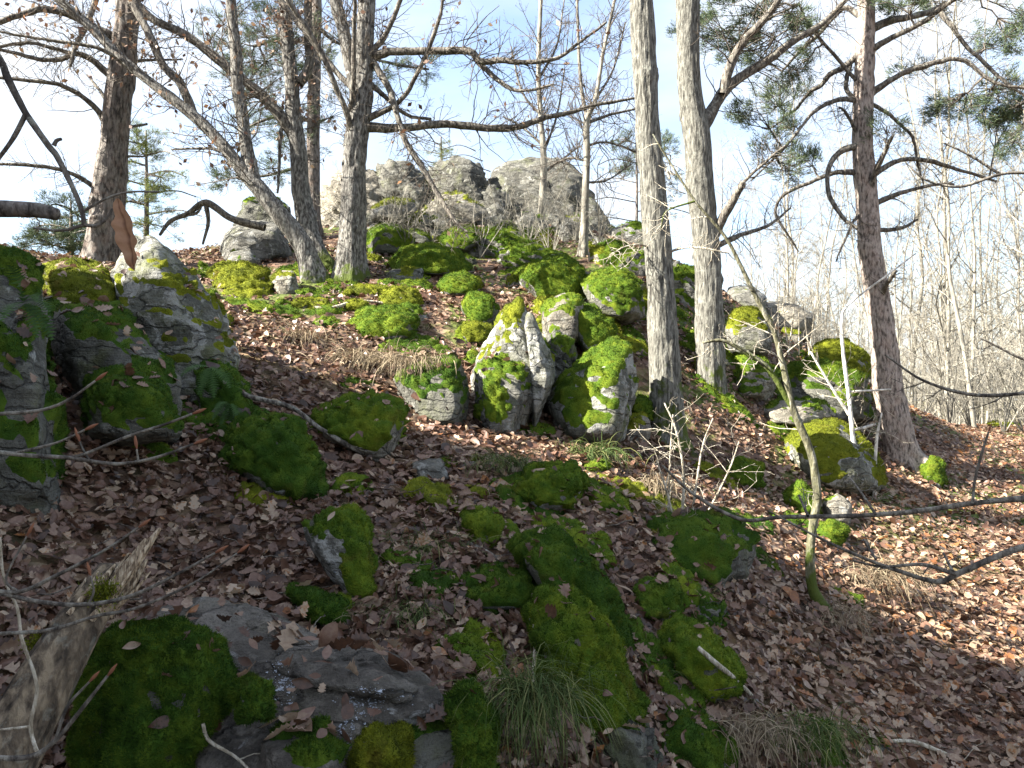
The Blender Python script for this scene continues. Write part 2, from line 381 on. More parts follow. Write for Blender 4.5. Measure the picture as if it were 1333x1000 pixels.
def build_rock(name, label, pts, mat='rock', moss=0.0, mossmat='moss', seed=1, px_size=60, dist=5, rough=1.0, soft=26, thick=.03, strata=1.0, group=None, cat='rock', sprigs=True, mossdir=None, cuts=None, lowamp=1.0):
    if cuts is None: cuts = 4 if moss < .8 else 2
    rng = np.random.default_rng(seed)
    c, pl = hull_planes(pts)
    lvl = 6 if px_size > 130 else 5 if px_size > 34 else 4
    if cuts:
        cn = nrm(rng.normal(0, 1, (cuts, 3)) + np.array([0, -.5, .35])); sup = ((pts - c) @ cn.T).max(0)
        pl = np.vstack([pl, np.column_stack([cn, sup * rng.uniform(.76, .95, cuts)])])
    D, T = ICO[lvl]
    ext = (pts.max(0) - pts.min(0)) / 2 + 1e-3
    d = nrm(D * ext)
    nd = d @ pl[:, :3].T
    inv = np.where(nd > 1e-4, nd / pl[:, 3], 0)
    r = (inv ** soft).sum(1) ** (-1 / soft)
    V = d * r[:, None]
    sz = float(np.cbrt(ext.prod()))
    o = rng.uniform(-50, 50, 3)
    f = 1.0 / sz
    low = fbm(V * f * .9 + o, 3, seed); low = low * lowamp; mid = fbm(V * f * 3.1 + o, 4, seed + 9)
    rid = 1 - np.abs(fbm(V * f * 2.0 + o + 9, 4, seed + 5)) * 2.2
    lay = V @ STRATA / (sz * .23) + .7 * low * 2
    saw = lay - np.floor(lay); saw = np.minimum(saw / .8, (1 - saw) / .2)
    lay2 = lay * 2.9 + 1.5 * mid; s2 = lay2 - np.floor(lay2); saw = saw + .35 * np.minimum(s2 / .8, (1 - s2) / .2)
    dsp = sz * rough * (.12 * low + .05 * mid - .055 * np.clip(rid, 0, 1) ** 4 + .045 * strata * (saw - .5))
    V = V + d * dsp[:, None]
    if lvl >= 5: V = V + d * (sz * rough * .012 * fbm(V * f * 11 + o, 3, seed + 3))[:, None]
    N = vnormals(V, T)
    root = thing(name, label, cat, c - np.array([0, 0, ext[2]]), group)
    off = c - np.asarray(root.location)
    link('stone', make_mesh('stone', V + off, T), M[mat], root)
    if dist < 6.5: NEAR_BVH.append((V + c, T))
    if moss > 0:
        up = N[:, 2] if mossdir is None else N @ nrm(np.array(mossdir, float))
        sc = up * .8 + .75 * fbm(V * f * 1.5 + o + 3, 4, seed + 21) + .42 * fbm((V + c) * 7 + o, 4, seed + 22) + (min(moss, 1.12) - .75) * 1.6
        t = np.clip(sc / .35, 0, 1); t = t * t * (3 - 2 * t)
        th = max(thick * .75, sz * .036)
        q = (V + c) * 1.0; lump = .35 + 2.0 * np.abs(fbm(q * 9 + o, 3, seed + 30)) + 1.1 * fbm(q * 26 + o, 3, seed + 31) + .5 * fbm(V * f * 2.5 + o, 2, seed + 32)
        MV = V + N * (th * t * lump - (1 - t) * th * .25)[:, None] + np.array([0, 0, 1]) * (th * .3 * t)[:, None]
        keep = (sc[T] > 0).any(1)
        if keep.sum() > 20:
            TT = T[keep]; used = np.unique(TT); remap = np.full(len(V), -1); remap[used] = np.arange(len(used))
            g = Geo(); g.add(MV[used] + off, remap[TT], rnd=.5 + .5 * fbm(V[used] * f * 9 + o, 2, seed))
            if sprigs:
                full = (sc[T] > .08).all(1); TF = T[full]
                if len(TF):
                    A = MV[TF]; fn = np.cross(A[:, 1] - A[:, 0], A[:, 2] - A[:, 0]); ar = np.linalg.norm(fn, axis=1) / 2; fn = nrm(fn)
                    view = nrm(np.array([0, 0, CAM_Z]) - (A.mean(1) + c))
                    vis = (fn * view).sum(1) > -.25
                    px2 = ar * (F_PX / dist) ** 2
                    w = px2 * vis
                    n = int(min(w.sum() * .42, 46000))
                    if n > 10:
                        k = rng.choice(len(TF), n, p=w / w.sum())
                        bc = rng.dirichlet((1, 1, 1), n)
                        pos = (A[k] * bc[:, :, None]).sum(1); nn = nrm(fn[k] + [0, 0, .35])
                        u = dist / F_PX
                        tone_ = np.clip(.5 + 1.1 * fbm((pos + c) * 22, 3, 3) + rng.normal(0, .22, n), 0, 1)
                        L = rng.uniform(.4, 1.5, n) * max(.012, 2.6 * u); wd = rng.uniform(.6, 1.2, n) * max(.0024, .55 * u)
                        bV, bT = blades(pos - nn * .003, nn, L, wd, rng, .55)
                        g.add(bV + off, bT, rnd=np.repeat(tone_, 3))
            g.obj('moss', M[mossmat], root)
    return root

def rock(name, label, outline, depth=None, T=None, seed=1, belly=.3, back=.8, recline=.35, bury=.18, front=None, **kw):
    """a boulder from its outline in photo pixels, set at its real distance with its own thickness"""
    o = np.array(outline, float); cx, cy = o.mean(0); w = np.ptp(o[:, 0]); h = np.ptp(o[:, 1]); yb = o[:, 1].max(); yt = o[:, 1].min()
    if depth is None: depth = (gdepth(float(cx), float(min(yb - .08 * h, 985))) or 12) + .0
    m = depth / F_PX
    if T is None: T = .75 * min(w, 1.6 * h) * m + .1
    pts = []
    for x, y in outline:
        fr = (yb - y) / max(h, 1)
        yy = y + (bury * h if fr < .3 else 0)
        pts.append(P(x, yy, depth + T * (.15 + recline * fr)))
        pts.append(P(cx + (x - cx) * .72, cy + (yy - cy) * .8 + .05 * h, depth + T * back))
        pts.append(P(cx + (x - cx) * .62, cy + (yy - cy) * .62 + .1 * h, depth - T * belly + T * recline * .6 * fr))
    for x, y, dd in (front or []): pts.append(P(x, y, depth + dd))
    return build_rock(name, label, np.array(pts), seed=seed, px_size=max(w, h) / 2, dist=depth, **kw)

# --- dark outcrop at the side of the hollow
rock('boulder', 'large dark boulder with mossy crest and pale lichen face at the picture edge', [(-150,330),(-60,305),(0,312),(42,330),(60,365),(66,430),(78,500),(92,570),(92,640),(0,655),(-150,660)], 3.3, 1.3, 11, mat='rock_dark', moss=.66, mossmat='moss_dark', belly=.1)
rock('boulder', 'mossy ledge behind the big dark boulder, under the rough pine trunk', [(52,345),(90,338),(135,345),(160,380),(150,430),(70,430)], 5.2, 1.2, 12, mat='rock', moss=.85, mossmat='moss_gold')
rock('boulder', 'tall pointed boulder with white lichen sheet and moss running down its crest', [(172,306),(200,298),(222,325),(262,380),(298,420),(322,470),(326,545),(250,575),(195,470),(150,410),(140,350)], 4.95, 1.1, 13, mat='rock_lichen', moss=.44, mossmat='moss_gold', belly=.12, cuts=2)
rock('boulder', 'broad dark mossy rock mass filling the bank below the pine', [(-100,410),(60,378),(150,398),(205,450),(245,500),(240,575),(150,600),(90,640),(-50,660)], 4.45, 1.0, 95, mat='rock_dark', moss=.6, mossmat='moss_dark', belly=.15, rough=1.4, strata=2)
rock('boulder', 'shadowed slab rock leaning below the pointed lichen boulder', [(60,380),(110,405),(150,398),(195,440),(235,490),(235,545),(150,565),(95,540),(62,460)], 4.15, .8, 14, mat='rock_dark', moss=.42, mossmat='moss_dark', belly=.2)
rock('boulder', 'low black rock with dark green moss at the foot of the outcrop', [(105,490),(160,478),(215,500),(238,550),(160,570),(110,555)], 3.85, .5, 15, mat='rock_dark', moss=.8, mossmat='moss_dark')
rock('boulder', 'mossy rock shelf with a fern, right under the white lichen face', [(240,465),(285,455),(320,500),(335,525),(300,545),(250,548)], 4.9, .7, 16, mat='rock_dark', moss=.74, mossmat='moss_dark')
crag = np.array([[x, y, z] for x, y, z in [(-4.9,-6,0),(-4.9,0,0),(-4.9,3.5,0),(-6,4.1,0),(-10,4.2,2),(-10,-6,2),(-5.2,3.3,4.6),(-5.3,2,6.4),(-5.3,-5,6.6),(-6.4,3.4,6.6),(-7,1,8.0),(-7,-5,7.6),(-9.5,3.5,7.2),(-9.5,-5,7.4)]])  # out-of-view rock, added and sized to throw shade over the foreground
build_rock('cliff', 'unseen tall crag added to shade the hollow from the side', crag, 'rock_dark', .6, 'moss_dark', 16, 60, 9, sprigs=False, cat='cliff')
# --- mossy cushions in the hollow
rock('boulder', 'round dark green moss dome standing alone on the leaves', [(292,575),(305,548),(345,540),(385,550),(412,590),(428,640),(360,648),(300,612)], None, .5, 17, mat='rock_dark', moss=1.35, mossmat='moss_dark', rough=.9, strata=.2, thick=.05, soft=12)
rock('boulder', 'rounded boulder with thick moss hood and bare pale underside', [(402,545),(425,525),(470,518),(510,522),(534,545),(532,570),(505,597),(460,582),(410,572)], None, .6, 18, mat='rock_pale', moss=.88, mossmat='moss', rough=.6, thick=.05, soft=10)
rock('stone', 'small upright stone with bright moss cap in the leaves', [(393,685),(415,662),(455,660),(476,682),(492,735),(492,782),(462,775),(425,730),(398,708)], None, .35, 19, mat='rock', moss=.62, rough=.7)
rock('stone', 'flat bare grey stone flush with the leaves beside a stick', [(535,600),(575,595),(590,622),(560,632),(538,625)], None, .3, 20, mat='rock', moss=.1)
rock('stone', 'low moss cushion spread over the leaves in mid slope', [(665,640),(690,615),(735,608),(770,630),(745,660),(690,662)], None, .6, 21, mat='rock', moss=1.4, rough=1.0, thick=.05, soft=12)
rock('boulder', 'long mossy hump slanting down the slope', [(662,705),(690,690),(722,698),(760,730),(800,768),(826,830),(790,842),(730,780),(680,740)], None, .55, 22, mat='rock_dark', moss=1.05, mossmat='moss_dark', rough=.7, thick=.045)
rock('boulder', 'tall moss covered rock with pale bare patch by a lichen stick', [(688,795),(705,770),(745,768),(785,815),(825,890),(838,960),(770,960),(712,890),(690,840)], 3.0, .5, 23, mat='rock_pale', moss=.92, mossmat='moss', rough=.8, thick=.04)
rock('boulder', 'square rock with moss top and dark overhang', [(815,690),(860,676),(940,668),(980,705),(978,742),(940,768),(880,775),(835,765)], 4.6, .9, 24, mat='rock_dark', moss=.72, mossmat='moss_dark', belly=.25, back=1)
rock('stone', 'small bushy moss lump below the overhanging rock', [(820,765),(850,755),(885,765),(890,800),(850,808),(822,795)], None, .3, 25, mat='rock_dark', moss=1.2, mossmat='moss_dark')
rock('boulder', 'moss covered rock crossed by a bare grey stick', [(856,835),(880,805),(915,818),(955,862),(965,895),(930,910),(875,875)], None, .45, 26, mat='rock_dark', moss=1.1, mossmat='moss', rough=.6)
rock('boulder', 'dark mossy bank at the bottom edge of the hollow', [(835,940),(870,920),(920,930),(958,965),(965,1030),(840,1040)], 3.1, .5, 27, mat='rock_dark', moss=.95, mossmat='moss_dark')
rock('stone', 'grassy moss mound at the bottom by the path', [(1025,950),(1055,935),(1090,955),(1110,1010),(1040,1020)], None, .4, 28, mat='rock_dark', moss=1.3, mossmat='moss_dark')
rock('stone', 'half buried grey stone at the edge of the leaf path', [(1118,965),(1150,958),(1172,975),(1165,1005),(1120,1005)], None, .3, 29, mat='rock', moss=.2)
rock('stone', 'narrow moss finger beside the long mossy hump', [(603,668),(625,662),(650,685),(652,715),(625,712)], None, .25, 30, mat='rock_dark', moss=1.2, mossmat='moss')
rock('boulder', 'low dark rock with ragged green moss between grass tufts', [(580,760),(620,742),(690,745),(712,772),(690,790),(610,788)], None, .45, 31, mat='rock_dark', moss=1.0, mossmat='moss_dark')
# --- slab in front
rock('slab', 'broad cracked grey rock slab with layered edges', [(170,800),(225,772),(300,776),(380,796),(450,828),(548,868),(596,905),(540,965),(460,1010),(330,1060),(180,1060),(130,900)], 2.22, .62, 32, mat='rock_slab', moss=.0, belly=.02, recline=1.0, back=1.7, rough=.6, strata=1.8, soft=24)
rock('slab', 'thin layered plate lying on the broad grey slab', [(300,845),(345,832),(420,845),(500,866),(548,885),(520,902),(430,890),(350,872)], 2.42, .30, 96, mat='rock_slab', moss=.0, belly=.02, recline=1.0, back=1.6, rough=1.0, strata=3, soft=30)
rock('slab', 'small upper plate at the mossy side of the grey slab', [(235,790),(290,782),(360,800),(420,822),(400,835),(320,822),(262,812)], 2.72, .22, 97, mat='rock_slab', moss=.0, belly=.02, recline=1.0, back=1.6, rough=1.0, strata=3, soft=30)
rock('slab', 'dark block under leaves and snow grains at the slab end', [(440,930),(520,905),(600,905),(645,930),(648,1040),(450,1050)], 2.45, .5, 33, mat='rock_dark', moss=.45, mossmat='moss_dark', recline=.5, rough=.7)
rock('moss_cushion', 'wide thick moss mat hanging over the front slab beside the broken log', [(95,880),(140,805),(210,792),(290,810),(312,850),(305,920),(260,960),(210,1010),(90,1020)], 2.2, .5, 34, mat='rock_dark', moss=1.5, mossmat='moss_dark', rough=.55, thick=.03, soft=9, cat='moss', belly=.05, recline=.6)
rock('moss_cushion', 'small moss ball on the grey slab', [(306,900),(322,885),(343,895),(346,925),(320,935)], 2.25, .12, 35, mat='rock_dark', moss=1.5, mossmat='moss_dark', cat='moss', rough=.6)
rock('moss_cushion', 'moss strip with snow grains at the top of the slab', [(380,775),(400,765),(440,785),(470,812),(450,826),(400,806)], None, .2, 36, mat='rock_dark', moss=1.4, mossmat='moss_dark', cat='moss', rough=.6)
rock('moss_cushion', 'green moss block beside the hanging grass tuft', [(590,920),(615,905),(640,915),(642,1010),(595,1015)], 2.42, .2, 37, mat='rock_dark', moss=1.5, mossmat='moss_dark', cat='moss', rough=.6)
rock('moss_cushion', 'yellow green moss clump at the bottom of the slab', [(460,965),(490,948),(525,960),(530,1010),(465,1012)], 2.3, .2, 38, mat='rock_dark', moss=1.5, mossmat='moss_gold', cat='moss', rough=.6)
rock('stone', 'layered rock ledge with moss at the bottom picture edge', [(340,960),(420,950),(450,985),(440,1040),(330,1040)], 2.2, .3, 39, mat='rock_slab', moss=.35, mossmat='moss_dark')
# --- the pair of big boulders in mid slope
rock('boulder', 'tall triangular grey boulder streaked with yellow moss', [(660,392),(678,388),(692,412),(712,455),(722,485),(712,505),(690,530),(676,560),(640,562),(612,520),(612,450),(640,425)], 6.4, 1.0, 40, mat='rock_lichen', moss=.60, mossmat='moss_gold', belly=.25, recline=.5)
rock('boulder', 'narrow pale rock slab leaning on the tall triangular boulder', [(680,400),(695,405),(720,470),(722,490),(706,510),(694,540),(686,500)], 6.35, .5, 41, mat='rock_lichen', moss=.2, mossmat='moss_gold')
rock('boulder', 'moss plastered block at the foot of the triangular boulder', [(617,470),(650,458),(688,470),(692,510),(672,560),(635,560),(615,530)], 6.15, .6, 42, mat='rock', moss=.70, mossmat='moss')
rock('boulder', 'blocky grey boulder with slanting moss top next to the grey trunk', [(708,520),(745,472),(795,440),(825,442),(833,480),(830,520),(812,552),(775,572),(725,550)], 6.5, 1.0, 43, mat='rock_lichen', moss=.52, mossmat='moss', belly=.3, recline=.45, rough=.8)
rock('boulder', 'dark overhanging rock with grass and moss on top', [(510,492),(555,470),(598,464),(612,510),(606,548),(535,550)], 6.0, .8, 44, mat='rock_dark', moss=.62, mossmat='moss_dark')
rock('slab', 'flat pale slab with green moss on its back half', [(318,402),(360,382),(420,378),(462,394),(470,410),(420,420),(345,414)], 7.6, 1.2, 45, mat='rock_pale', moss=.72, mossmat='moss', recline=.9, belly=.0, back=1.1)
rock('boulder', 'mossy boulder just below the flat pale slab', [(447,425),(475,402),(520,400),(548,412),(540,440),(470,442)], 7.4, .8, 46, mat='rock', moss=.92, mossmat='moss')
rock('stone', 'bright white stone under a moss hood', [(702,398),(735,380),(760,392),(758,432),(735,442),(708,440)], 7.9, .6, 47, mat='rock_pale', moss=.55, mossmat='moss', rough=.7)
rock('boulder', 'sloping mossy boulder joined to the white stone', [(745,395),(775,400),(805,430),(800,445),(760,452),(742,432)], 8.0, .7, 48, mat='rock', moss=.95, mossmat='moss')
rock('boulder', 'green boulder with one bare grey flank', [(752,372),(775,350),(815,350),(838,372),(842,400),(812,412),(778,402)], 8.8, .9, 49, mat='rock', moss=.72, mossmat='moss')
rock('boulder', 'wide moss bank above the bare flanked boulder', [(672,362),(690,342),(735,332),(760,350),(758,385),(700,390)], 9.4, 1.0, 50, mat='rock', moss=1.05, mossmat='moss')
rock('stone', 'dark stone with moss hood left of the triangular boulder', [(598,398),(615,380),(640,388),(652,405),(645,422),(605,420)], 8.2, .5, 51, mat='rock_dark', moss=.75, mossmat='moss')
rock('stone', 'orange tinged moss lump on the leaf bank', [(594,430),(612,417),(640,424),(640,446),(600,446)], 7.7, .4, 52, mat='rock_dark', moss=1.2, mossmat='moss_gold')
rock('stone', 'round moss pillow alone on brown leaves above the triangular boulder', [(569,372),(582,358),(605,355),(625,368),(618,382),(580,383)], 9.0, .5, 53, mat='rock', moss=1.3, mossmat='moss', rough=.6)
rock('boulder', 'broad low moss mound half in tree shade', [(498,345),(520,325),(560,318),(600,328),(618,345),(590,355),(520,352)], 10.0, 1.0, 54, mat='rock', moss=1.1, mossmat='moss', rough=.7)
rock('boulder', 'mossy block with dark undercut beside the forked oak', [(474,310),(490,292),(520,292),(542,312),(530,328),(480,328)], 11.0, .8, 55, mat='rock_dark', moss=.75, mossmat='moss')
rock('boulder', 'mossy hump under the hanging oak branch', [(570,312),(590,295),(620,292),(632,312),(610,325),(580,325)], 11.6, .7, 56, mat='rock_dark', moss=.8, mossmat='moss')
rock('stone', 'small moss ball among leaves under the forked oak', [(490,392),(510,372),(540,376),(552,398),(530,410),(500,408)], 8.3, .4, 57, mat='rock', moss=.85, mossmat='moss_gold')
rock('stone', 'pale pointed stone at the foot of the leaning oak', [(345,370),(362,352),(385,352),(392,380),(368,388)], 8.6, .4, 58, mat='rock_pale', moss=.45, mossmat='moss_gold')
rock('boulder', 'mossy white flecked rocks along the leaning oak', [(262,372),(280,345),(320,342),(352,352),(350,380),(300,390)], 8.7, .8, 59, mat='rock_pale', moss=.78, mossmat='moss_gold')
rock('boulder', 'rounded grey boulder seen under the leaning oak stem', [(282,335),(290,300),(325,285),(370,290),(382,325),(340,340)], 10.8, 1.0, 60, mat='rock', moss=.15, rough=.7)
rock('stone', 'small rounded stone in front of the grey boulder', [(288,346),(300,327),(325,322),(342,340),(330,350),(298,350)], 10.0, .5, 61, mat='rock', moss=.25, rough=.6)
rock('boulder', 'dark cap rock balanced on the skyline behind the leaning oak', [(300,288),(315,262),(350,255),(382,268),(380,290),(340,298)], 12.0, 1.0, 62, mat='rock_dark', moss=.3)
# --- summit outcrop
CL = dict(rough=1.2, lowamp=.45, strata=3.0, soft=50, cuts=7, belly=.1, cat='rock')
rock('cliff', 'broken bank of jumbled rock under the skyline blocks', [(408,300),(425,262),(500,245),(560,240),(640,248),(700,262),(780,280),(806,300),(800,328),(420,322)], 14.6, 1.6, 91, mat='rock_ridge', moss=.4, **{**CL, 'rough': 1.5, 'cuts': 10})
rock('cliff', 'great smooth grey slab forming the summit', [(600,300),(632,226),(664,206),(716,203),(758,216),(768,244),(794,292),(770,318),(640,318)], 15.0, 2.2, 63, mat='rock_ridge', moss=.03, **{**CL, 'strata': 1.2, 'cuts': 3})
rock('cliff', 'dark capped summit block between the two skyline notches', [(546,262),(560,218),(590,205),(618,206),(634,226),(648,280),(620,310),(560,305)], 14.7, 1.6, 64, mat='rock_ridge', moss=.08, **CL)
rock('cliff', 'dark pointed skyline block next to the forked oak', [(486,260),(490,212),(506,199),(532,208),(552,232),(566,266),(545,290),(500,286)], 14.4, 1.5, 65, mat='rock_ridge', moss=.1, **CL)
rock('cliff', 'sunlit cream rock face behind the forked oak', [(404,300),(414,250),(432,226),(470,216),(500,226),(512,262),(500,300),(425,308)], 14.2, 1.6, 66, mat='rock_pale', moss=.08, **CL)
rock('cliff', 'sloping cracked ramp between cap block and summit slab', [(612,250),(640,236),(668,262),(690,300),(660,318),(622,312)], 14.5, 1.0, 93, mat='rock_ridge', moss=.15, **CL)
rock('slab', 'thin tilted plate lying over the broken bank', [(505,300),(520,285),(585,276),(620,284),(600,300),(540,308)], 13.6, .8, 94, mat='rock_ridge', moss=.35, **CL)
rock('slab', 'flat mossy ledge with black shadow beneath on the summit', [(478,272),(505,258),(540,260),(545,275),(520,285),(482,282)], 13.2, .9, 67, mat='rock', moss=.45, mossmat='moss_gold')
rock('cliff', 'cracked pale rock under the dark capped summit block', [(545,275),(570,252),(610,250),(640,275),(620,296),(560,295)], 14.0, 1.0, 68, mat='rock_pale', moss=.3, mossmat='moss_gold')
rock('boulder', 'grey shoulder rock where the summit slab meets the sky', [(755,250),(775,258),(795,290),(790,312),(750,310)], 15.0, 1.0, 69, mat='rock_dark', moss=.1)
rock('boulder', 'jagged grey rock row on the skyline by the grey trunks', [(790,296),(815,288),(850,290),(860,318),(830,330),(795,325)], 13.6, 1.0, 70, mat='rock', moss=.3)
rock('boulder', 'boulder with shadowed hollow below the summit slab', [(720,300),(735,280),(765,282),(772,305),(750,318),(725,315)], 13.2, .8, 71, mat='rock', moss=.35, mossmat='moss_gold')
rock('boulder', 'mossy slab tilted against the knoll below the summit', [(640,300),(660,285),(690,305),(712,325),(695,332),(650,318)], 12.6, .8, 72, mat='rock', moss=.7)
rock('boulder', 'moss mound behind the slim bare tree', [(770,325),(795,310),(825,322),(835,345),(800,352),(772,345)], 11.5, .8, 73, mat='rock', moss=1.0)
# --- group by the right-hand pine
rock('boulder', 'grey rock face with hanging moss top between the grey trunk and the slender sapling', [(942,425),(958,400),(985,398),(1008,420),(1005,448),(975,458),(948,450)], 9.6, .8, 74, mat='rock', moss=.55, mossmat='moss_gold')
rock('boulder', 'sunlit white rock under bright moss by the second grey trunk', [(948,480),(965,462),(1000,465),(1018,490),(1000,515),(955,515)], 9.2, .8, 75, mat='rock_pale', moss=.72)
rock('slab', 'layered dark ledge with mossy top beside the pine', [(1000,490),(1040,470),(1095,470),(1135,490),(1138,535),(1080,548),(1005,540)], 9.7, 1.2, 76, mat='rock_dark', moss=.6, mossmat='moss', strata=1.8)
rock('boulder', 'leafy moss hump on top of the dark ledge', [(1040,468),(1065,446),(1100,442),(1132,460),(1138,485),(1060,492)], 10.4, 1.0, 77, mat='rock', moss=.85, mossmat='moss_gold')
rock('boulder', 'rounded boulder with yellow moss and lichen in front of the pine', [(1012,590),(1022,555),(1060,538),(1098,545),(1138,580),(1160,622),(1110,634),(1040,618)], 8.0, 1.0, 78, mat='rock_lichen', moss=.66, mossmat='moss_gold', rough=.7, soft=10)
rock('slab', 'flat sunlit slab between the ledge and the yellow mossed boulder', [(985,532),(1020,520),(1075,522),(1090,542),(1040,552),(990,548)], 8.9, .8, 79, mat='rock_pale', moss=.35)
rock('boulder', 'pale lichen rocks on the skyline behind the sapling', [(985,400),(1000,388),(1030,392),(1062,412),(1055,436),(1000,440)], 12.5, 1.0, 80, mat='rock_pale', moss=.1)
rock('boulder', 'grey jagged skyline rock touching the second grey trunk', [(938,398),(948,372),(975,368),(1000,385),(1000,410),(950,412)], 12.2, 1.0, 81, mat='rock', moss=.1)
rock('stone', 'bright moss patch on a stone under the mossy stem', [(1020,645),(1040,630),(1060,640),(1068,665),(1030,668)], None, .4, 82, mat='rock', moss=1.3)
rock('stone', 'white sunlit stone beside the mossy stem', [(1068,652),(1090,640),(1112,655),(1108,680),(1078,682)], None, .35, 83, mat='rock_pale', moss=.1)
rock('stone', 'small moss mound below the white sunlit stone', [(1060,690),(1082,675),(1102,690),(1096,712),(1066,712)], None, .35, 84, mat='rock', moss=1.3)
rock('stone', 'moss wedge in the sun at the shade line', [(945,610),(965,595),(990,608),(992,632),(958,634)], None, .35, 85, mat='rock', moss=1.2)
rock('stone', 'round moss stone tucked behind the first grey trunk', [(820,528),(835,515),(852,522),(852,545),(828,545)], 7.3, .35, 86, mat='rock', moss=1.2)
rock('stone', 'pale chipped stone with moss side at the first grey trunk', [(803,560),(815,540),(842,540),(850,560),(838,578),(808,575)], 7.0, .35, 87, mat='rock_pale', moss=.55, mossmat='moss_gold')
rock('stone', 'small mossy post stone at the foot of the pine', [(1200,612),(1212,592),(1228,600),(1232,632),(1206,636)], None, .35, 88, mat='rock', moss=1.0)
rock('stone', 'mossy shoulder between the shelf and the dry grass bank', [(520,520),(560,508),(600,525),(595,548),(530,548)], 6.0, .5, 89, mat='rock_dark', moss=.4, mossmat='moss_dark')
LD = dict(rough=1.5, strata=2.6, cuts=8, soft=40, lowamp=.7)
rock('ledge', 'long broken ledge with moss crest crossing the upper slope', [(560,318),(590,300),(650,300),(700,318),(722,336),(690,346),(600,338)], 11.8, 1.0, 110, mat='rock', moss=.6, cat='rock', **LD)
rock('ledge', 'jumbled dark rock step behind the two grey trunks', [(838,395),(850,345),(885,338),(925,352),(935,400),(900,430),(850,425)], 10.6, 1.2, 111, mat='rock', moss=.55, cat='rock', **LD)
rock('ledge', 'mossy rock step between the two grey trunks', [(872,470),(880,430),(910,425),(925,450),(915,500),(880,500)], 9.3, .8, 112, mat='rock_dark', moss=.6, cat='rock', **LD)
rock('ledge', 'low shaded rock rib along the dry grass bank', [(330,505),(370,480),(440,488),(510,500),(520,540),(440,545),(360,535)], 6.1, .7, 113, mat='rock_dark', moss=.45, mossmat='moss_dark', cat='rock', **LD)
rock('ledge', 'dark cleft block between the triangular and the blocky boulder', [(700,450),(722,430),(748,440),(752,480),(725,510),(705,500)], 7.1, .6, 114, mat='rock_dark', moss=.5, cat='rock', **LD)
rock('ledge', 'rock rib with moss back rising to the summit', [(640,345),(655,325),(700,322),(740,335),(748,352),(690,360)], 10.8, .8, 115, mat='rock', moss=.62, cat='rock', **LD)
rock('ledge', 'stepped grey rock at the knoll edge above the grey trunk', [(795,352),(812,325),(842,322),(856,345),(850,378),(810,378)], 11.0, .8, 116, mat='rock', moss=.45, cat='rock', **LD)
rock('ledge', 'pale stepped stone under the leaning oak roots', [(395,380),(425,368),(470,372),(485,388),(450,398),(405,396)], 8.8, .6, 117, mat='rock_pale', moss=.6, cat='rock', **LD)
rock('ledge', 'shaded rock nose under the square overhanging rock', [(880,790),(910,775),(945,785),(950,815),(915,830),(885,815)], 4.1, .45, 118, mat='rock_dark', moss=.4, mossmat='moss_dark', cat='rock', **LD)
rock('ledge', 'bare dark rock edge showing beneath the bottom moss', [(760,950),(800,930),(850,950),(870,1010),(770,1020)], 2.85, .4, 119, mat='rock_dark', moss=.3, mossmat='moss_dark', cat='rock', **LD)
# --- small stones sprinkled on the knoll
srng = np.random.default_rng(5)
def small_rocks(n, box, group, label, mats, moss, size, s0):
    k = 0
    while k < n:
        x = srng.uniform(box[0], box[2]); y = srng.uniform(box[1], box[3])
        d = gdepth(x, y)
        if d is None or d > 22: k += 1; continue
        w = srng.uniform(*size) ; h = w * (srng.uniform(.28, .6) if moss[k % len(moss)] > .8 else srng.uniform(.45, .85)); a = np.sort(srng.uniform(0, 2 * math.pi, 8))
        rock('stone', label, [(x + w * math.cos(t) * srng.uniform(.8, 1.1), y - .25 * h + h * math.sin(t) * srng.uniform(.8, 1.1)) for t in a],
             d, None, s0 + k, mat=mats[k % len(mats)], moss=moss[k % len(moss)], mossmat=('moss', 'moss_gold')[k % 2], rough=1.5, group=group)
        k += 1
small_rocks(34, (425, 262, 810, 312), 'angular blocks under the summit', 'angular block wedged under the summit outcrop', ('rock_ridge', 'rock', 'rock_dark', 'rock_pale'), (.1, .5, .3), (12, 40), 240)
small_rocks(36, (440, 285, 860, 345), 'loose blocks below the summit outcrop', 'loose grey block lying on the knoll below the summit outcrop', ('rock', 'rock_pale', 'rock_lichen', 'rock_dark'), (.2, .7, .35, .05), (8, 30), 300)
small_rocks(26, (480, 325, 860, 430), 'small mossy stones on the upper slope', 'small mossy stone half buried in leaves on the upper slope', ('rock', 'rock_pale', 'rock_dark'), (.6, .9, .35), (10, 32), 400)
small_rocks(16, (590, 370, 850, 480), 'blocks between the big boulders', 'mossy angular block wedged between the bigger mid slope boulders', ('rock', 'rock_lichen', 'rock_dark'), (.75, .95, .6), (14, 36), 600)
small_rocks(10, (150, 375, 330, 480), 'blocks behind the pointed boulder', 'mossy block on the slope behind the pointed lichen boulder', ('rock_dark', 'rock'), (.9, .7, 1.1), (12, 32), 620)
small_rocks(14, (240, 350, 500, 400), 'small mossy stones under the oaks', 'small mossy stone among leaves under the oaks', ('rock_pale', 'rock'), (.8, 1.2, .5), (7, 16), 450)
small_rocks(20, (900, 430, 1130, 570), 'small stones round the dark ledge', 'small pale or mossy stone round the layered dark ledge', ('rock_pale', 'rock', 'rock_lichen'), (.5, 1.0, .8), (10, 34), 500)
small_rocks(10, (840, 350, 960, 470), 'small stones behind the grey trunks', 'small mossy stone on the bank behind the grey trunks', ('rock', 'rock_pale'), (.9, .6), (8, 18), 540)
small_rocks(12, (560, 600, 960, 720), 'moss tufts on the shaded slope', 'small dark moss lump in the leaves of the shaded slope', ('rock_dark',), (1.3, 1.1), (9, 22), 560)
